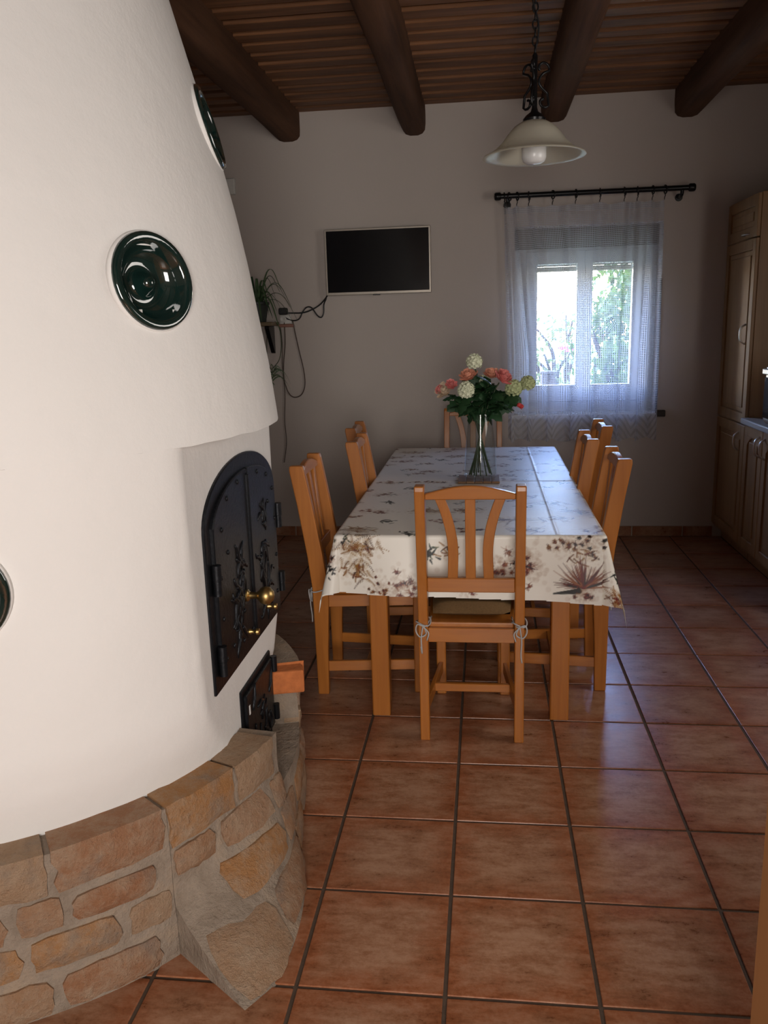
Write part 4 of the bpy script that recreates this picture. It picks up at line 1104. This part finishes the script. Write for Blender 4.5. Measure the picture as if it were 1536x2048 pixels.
cable('lamp_flex', [(-.955, yw, 1.545), (-.957, yw, 1.40), (-.975, yw, 1.26), (-.978, yw, 1.15), (-.955, yw, 1.06), (-.915, yw, 1.02), (-.86, yw, 1.035), (-.83, yw, 1.10), (-.832, yw, 1.20), (-.858, yw, 1.34), (-.878, yw, 1.45), (-.895, yw, 1.55)], .0038, M['cable'], 'thin brown cable hanging in a long loop under the sockets', 70)
cable('wall_flex', [(-.985, yw, 1.53), (-.978, yw, 1.40), (-.985, yw, 1.25), (-.978, yw, 1.05), (-.99, yw, .85), (-.985, yw, .70), (-1.01, yw, .55)], .003, M['cable'], 'thin brown cable running down the wall beside the stove')
ol = empty('wall_socket', (-.95, W, 1.54), 'white double wall socket right of the plant shelf', 'socket')
MB().box(-.985, -.905, W - .014, W, 1.532, 1.592).build('face_plate', M['plastic_white'], ol, bevel=.003)
MB().lathe([(.024, 0), (.023, .012), (.018, .014), (.0005, .008)], 20, Matrix.Translation((-.960, W - .014, 1.565)) @ Matrix.Rotation(R(90), 4, 'X')).build('socket_cup', M['plastic_white'], ol, smooth='auto')
pl = MB().box(-.985, -.925, W - .045, W - .002, 1.594, 1.640).build('plug_adapter', M['black'], bevel=.006, origin=(-.955, W, 1.594)); tag(pl, 'black plug adapter above the white socket', 'adapter')
pb = MB().box(-.998, -.888, W - .018, W - .001, 1.508, 1.530).build('socket_strip', M['rust'], bevel=.005, origin=(-.94, W, 1.508)); tag(pb, 'small reddish plastic strip under the white socket', 'strip')
jb = empty('junction_box', (-1.27, W, 2.40), 'small white box on the wall beside the stove top', 'box')
MB().box(-1.335, -1.245, W - .035, W, 2.402, 2.505).build('box_body', M['plastic_white'], jb, bevel=.005)
MB().box(-1.330, -1.250, W - .0375, W - .035, 2.407, 2.500).build('lid', M['plastic_white'], jb, bevel=.001)
shf = empty('plant_shelf', (-1.25, W, 1.5), 'small wooden wall shelf carrying a spider plant', 'shelf')
MB().box(-1.62, -.995, W - .20, W, 1.520, 1.546).build('board', wood('shelf_wood', (.12, .085, .05), (.22, .16, .09), 0), shf, bevel=.003)
for xb in (-1.045, -1.50):
    MB().prism([(0, 1.520), (-.16, 1.520), (-.155, 1.50), (-.02, 1.335), (0, 1.33)], lambda a, b_, d_: (xb + d_, W + a, b_), -.014, .014).build('bracket', M['iron_gloss'], shf, bevel=.002)
def spider(name, label, x, y, z, leaves, pot, L0, seed, cat='plant', hang=False):
    rg = random.Random(seed); root = empty(name, (x, y, z), label, cat)
    if pot:
        MB().lathe([(.0005, 0), (.062, 0), (.085, .115), (.092, .118), (.092, .135), (.084, .137), (.080, .115), (.0005, .112)], 24, Matrix.Translation((x, y, z))).build('pot', M['pot'], root, smooth='auto')
        zt_ = z + .115
    else: zt_ = z
    for k in range(leaves):
        a = rg.uniform(0, 6.28); L = L0 * rg.uniform(.6, 1.15); d = Vector((math.cos(a), math.sin(a) * .55 - .12, 0)); lift = rg.uniform(.3, 1.0); vs = []; fs = []; n = 12
        sd = Vector((-d.y, d.x, 0)).normalized()
        for q in range(n + 1):
            t = q / n
            zz = lift * L * .75 * math.sin(min(1, t * 1.15) * math.pi * .62) * 1.1 - (t ** 2.2) * L * .75 * (1.15 - lift * .5) - (t * L * .6 if hang else 0)
            p = Vector((x, y, zt_)) + d * L * (.12 + .75 * t) * (1.15 - lift * .45) + Vector((0, 0, zz))
            p.y = min(p.y, W - .008); wd = .0085 * (1 - t) ** .6 + .0012
            vs += [p - sd * wd, p + Vector((0, 0, -.003)), p + sd * wd]
        for q in range(n):
            for j in range(2): b0 = q * 3 + j; fs.append((b0, b0 + 3, b0 + 4, b0 + 1))
        MB().add(vs, fs).build('leaf', M['leaf2'] if k % 3 else M['leaf'], root, smooth=True, fix=False)
spider('spider_plant', 'spider plant with arching leaves on the wall shelf', -1.125, W - .105, 1.5465, 34, True, .34, 3)
sp2 = empty('plant_runner', (-1.075, W - .06, 1.55), 'hanging spider plant runner with a young plantlet beside the stove edge', 'plant')
MB().tube(bez([(-1.0, W - .10, 1.55), (-.978, W - .06, 1.50), (-.975, W - .05, 1.38), (-.995, W - .05, 1.29), (-1.03, W - .06, 1.24)], 20), .0025, 5).build('runner_stem', M['stem'], sp2, smooth=True)
MB().tube(bez([(-1.055, W - .10, 1.52), (-1.075, W - .07, 1.38), (-1.085, W - .06, 1.22)], 14), .002, 5).build('runner_stem', M['stem'], sp2, smooth=True)
rg = random.Random(6)
for k in range(18):
    a = rg.uniform(0, 6.28); L = rg.uniform(.07, .15); c = Vector((-1.045 + rg.uniform(-.02, .012), W - .06, 1.24 - rg.uniform(0, .13))); vs = []; fs = []
    for q in range(7):
        t = q / 6; p = c + Vector((math.cos(a) * L * t, math.sin(a) * .35 * L * t, .5 * L * math.sin(t * 2.2) - t * t * L * .9)); p.y = min(p.y, W - .006)
        wd = .0045 * (1 - t) + .001; vs += [p + Vector((0, 0, wd)), p - Vector((0, 0, wd))]
    for q in range(6): fs.append((q * 2, q * 2 + 2, q * 2 + 3, q * 2 + 1))
    MB().add(vs, fs).build('leaf', M['leaf2'], sp2, smooth=True, fix=False)

# ------------------------------------------------------------------ curtain rod, rings, lace curtain
YC = W - .095
rod = empty('curtain_rod', (1.135, W, 2.297), 'black iron curtain rod above the window', 'curtain rod')
RX0, RX1 = .535, 1.735; RZ = 2.297
MB().tube([(RX0, YC, RZ), (RX1, YC, RZ)], .0165, 14).build('rod', M['iron_gloss'], rod, smooth='auto')
for xx, s in ((RX0, -1), (RX1, 1)):
    MB().lathe([(.0005, -.012), (.020, -.012), (.025, -.004), (.025, .022), (.020, .030), (.0005, .033)], 16, Matrix.Translation((xx, YC, RZ)) @ Matrix.Rotation(R(90 * s), 4, 'Y')).build('finial', M['iron_gloss'], rod, smooth='auto')
for xx in (.59, 1.685):
    MB().tube([(xx, W, RZ - .045), (xx, YC + .02, RZ - .045), (xx, YC, RZ - .030), (xx, YC, RZ - .015)], .011, 10).lathe([(.024, 0), (.024, .006), (.0005, .007)], 16, Matrix.Translation((xx, W, RZ - .045)) @ Matrix.Rotation(R(90), 4, 'X')).build('bracket', M['iron_gloss'], rod, smooth='auto')
ringx = [.566, .598, .648, .724, .876, 1.022, 1.175, 1.328, 1.409, 1.502, 1.578]
ordn = ['first', 'second', 'third', 'fourth', 'fifth', 'sixth', 'seventh', 'eighth', 'ninth', 'tenth', 'eleventh']
ring0 = None
for k, xx in enumerate(ringx):
    lb = ordn[k] + ' black curtain ring from the left on the iron rod'
    if ring0 is None:
        ring0 = empty('curtain_ring', (xx, YC, RZ - .004))
        MB().tube([(xx + .006 * math.sin(a * .5), YC + .0245 * math.sin(a), RZ - .004 + .0245 * math.cos(a)) for a in np.linspace(0, 6.2832, 25)[:-1]], .0042, 7, closed=True).build('ring', M['iron_gloss'], ring0, smooth=True)
        MB().tube(bez([(xx, YC, RZ - .028), (xx + .005, YC, RZ - .040), (xx, YC, RZ - .052), (xx, YC, RZ - .066)], 10), .0026, 6).build('hook', M['iron_gloss'], ring0, smooth=True)
        o = ring0
    else:
        o = copy_tree(ring0); o.location = (xx, YC, RZ - .004); o.rotation_euler = (0, 0, random.uniform(-.5, .5))
    tag(o, lb, 'curtain ring', 'rings on the curtain rod')
def curtain():
    nu, nv = 420, 90; zt_, zb = 2.232, .683; vs = []; uvs = []
    # cloth parameter to x: pleats bunch the cloth near the rings
    s = np.linspace(0, 1, nu + 1); base = np.interp(s, np.linspace(0, 1, len(ringx)), ringx)
    uni = .575 + s * 1.02
    U = s * 1.62
    for j in range(nv + 1):
        f_ = j / nv; z = zt_ + (zb - zt_) * f_
        g = min(1, f_ * 1.6)
        x0 = base * (1 - .75 * g) + uni * .75 * g
        x0 = x0 + .018 * g * np.sin(s * 47 + .5) + .009 * g * np.sin(s * 89 + f_ * 1.5) + .02 * f_ * (.5 - s)
        yy = YC + (.018 + .010 * f_) * np.sin(s * 47 + 1.9) + .012 * np.sin(s * 89 + 1 + f_) + .008 * np.sin(s * 21 + 2 * f_)
        sag = (.010 * np.abs(np.sin(s * math.pi * (len(ringx) - 1)))) * (1 - g)
        tri = np.abs(((U / .19) % 1) - .5) * 2
        zz = z - sag + (.028 * tri * max(0, (f_ - .9) / .1))
        for i in range(nu + 1): vs.append((x0[i], yy[i], zz[i])); uvs.append((U[i], zz[i]))
    fs = [(j * (nu + 1) + i, j * (nu + 1) + i + 1, (j + 1) * (nu + 1) + i + 1, (j + 1) * (nu + 1) + i) for j in range(nv) for i in range(nu)]
    m = MB(); m.v = vs; m.f = fs
    o = m.build('lace_curtain', M['lace'], origin=(1.1, YC, zb), smooth=True, fix=False)
    uvl = o.data.uv_layers.new(name='UVMap'); arr = np.array(uvs)[[v for f_ in fs for v in f_]]
    uvl.data.foreach_set('uv', arr.astype(np.float32).ravel())
    tag(o, 'white sheer lace curtain with zigzag border hanging over the window', 'curtain')
curtain()

# ------------------------------------------------------------------ kitchen units on the right
KX = 2.02
def panel_door(parent, y0, y1, z0, z1, handle=None, arch_=False, hor=False):
    g = .002; y0 += g; y1 -= g; z0 += g; z1 -= g; fw_ = .062
    d = MB(); x0, x1 = KX - .020, KX - .001
    d.box(x0, x1, y0, y0 + fw_, z0, z1).box(x0, x1, y1 - fw_, y1, z0, z1).box(x0, x1, y0 + fw_, y1 - fw_, z0, z0 + fw_).box(x0, x1, y0 + fw_, y1 - fw_, z1 - fw_, z1)
    do = d.build('door', M['cab'], parent, bevel=.003)
    yc = (y0 + y1) / 2; hw = (y1 - y0) / 2 - fw_
    if hw > .03:
        m = MB(); a0, a1, b0, b1 = y0 + fw_, y1 - fw_, z0 + fw_, z1 - fw_
        m.box(x0 + .009, x1, a0, a1, b0, b1); q = min(.03, hw * .4)
        m.box(x0 + .002, x0 + .010, a0 + q, a1 - q, b0 + q, b1 - q)
        m.build('door_panel', M['cab'], do, bevel=.004)
        if arch_:
            n = 10; L = []; Q = []
            for k in range(n + 1):
                t = -1 + 2 * k / n; L.append((yc + hw * t, z1 - fw_ + .001)); Q.append((yc + hw * t, z1 - fw_ - .05 * abs(t) ** 2.2))
            MB().strip(L, Q, lambda a, b_, d_: (x0 + d_, a, b_), 0, .012).build('arch_trim', M['cab'], do)
    if handle:
        hy, hz = handle
        if hor: P = [(x0 + .002, hy - .045, hz), (x0 - .022, hy - .03, hz), (x0 - .026, hy, hz), (x0 - .022, hy + .03, hz), (x0 + .002, hy + .045, hz)]
        else: P = [(x0 + .002, hy, hz - .058), (x0 - .024, hy, hz - .038), (x0 - .031, hy, hz), (x0 - .024, hy, hz + .038), (x0 + .002, hy, hz + .058)]
        MB().tube(bez(P, 20), .0058, 8).build('handle', M['steel'], do, smooth=True)
tall = empty('tall_cabinet', (2.32, 3.95, 0), 'tall oak kitchen cupboard with three doors beside the back wall', 'cabinet')
TY_0, TY_1 = 3.648, 4.255
MB().box(KX, XR - .004, TY_0, TY_1, .10, 2.185).build('carcass', M['cab'], tall, bevel=.002)
MB().box(KX + .05, XR - .03, TY_0 + .01, TY_1, 0, .10).build('plinth', M['cab'], tall)
panel_door(tall, TY_0, TY_1, 1.94, 2.182, (3.83, 1.965), hor=True)
panel_door(tall, TY_0, TY_1, .848, 1.936, (3.755, 1.385))
panel_door(tall, TY_0, TY_1, .105, .842, (3.755, .735))
units = [(3.302, 3.644, 'oak base cupboard next to the tall cupboard', 3.345), (2.852, 3.298, 'second oak base cupboard along from the tall cupboard', 3.255), (2.402, 2.848, 'oak base cupboard at the near end of the grey worktop', 2.80)]
for (a, b_, lb, hy) in units:
    u_ = empty('base_cabinet', (2.32, (a + b_) / 2, 0), lb, 'cabinet', 'base cupboards under the worktop')
    MB().box(KX, XR - .004, a, b_, .10, .856).build('carcass', M['cab'], u_, bevel=.002)
    MB().box(KX + .05, XR - .03, a, b_, 0, .10).build('plinth', M['cab'], u_)
    panel_door(u_, a, b_, .105, .852, (hy, .755), True)
wt = MB().box(1.972, XR - .003, 2.39, 3.644, .857, .893).build('worktop', M['worktop'], bevel=.008, seg=3, origin=(2.3, 3.0, .857)); tag(wt, 'grey kitchen worktop over the oak base cupboards', 'worktop')
mw = empty('microwave', (2.12, 2.97, .893), 'silver and black microwave oven on the grey worktop', 'microwave')
MB().box(1.955, 2.34, 2.73, 3.20, .905, 1.235).build('body', M['steel'], mw, bevel=.03, seg=4)
MB().box(1.945, 1.96, 2.86, 3.165, .945, 1.165).build('glass_door', M['screen'], mw, bevel=.004)
MB().box(1.938, 1.958, 2.75, 3.19, 1.178, 1.212).build('trim_band', M['steel'], mw, bevel=.006)
MB().box(1.945, 1.96, 2.75, 2.84, .945, 1.165).build('control_panel', M['black'], mw, bevel=.004)
for (xx, yy) in ((1.99, 2.77), (1.99, 3.15), (2.30, 2.77), (2.30, 3.15)): MB().lathe([(.015, .893), (.015, .91)], 10, Matrix.Translation((xx, yy, 0)), True, True).build('foot', M['black'], mw)

# ------------------------------------------------------------------ open door leaf at the right
d1 = empty('door_1', (.855, -.92, 0), kind='structure')
lf = MB().box(.8265, .8665, -1.30, -.505, .008, 2.02).build('door_leaf', M['doorwood'], d1, bevel=.004)
for (z0, z1) in ((.20, .85), (1.12, 1.85)):
    MB().box(.8225, .8270, -1.17, -.64, z0, z1).build('door_panel', M['doorwood'], lf, bevel=.002)
hz = 1.015
MB().box(.8205, .8275, -.585, -.545, .90, 1.09).build('handle_plate', M['steel'], lf, bevel=.003)
MB().tube(bez([(.827, -.565, hz), (.812, -.565, hz), (.803, -.575, hz), (.802, -.62, hz), (.802, -.685, hz)], 18), .010, 10).build('door_handle', M['steel'], lf, smooth=True)
MB().box(.875, .92, -1.46, -1.30, 0, 2.08).build('door_frame', M['doorwood'], d1, bevel=.003)
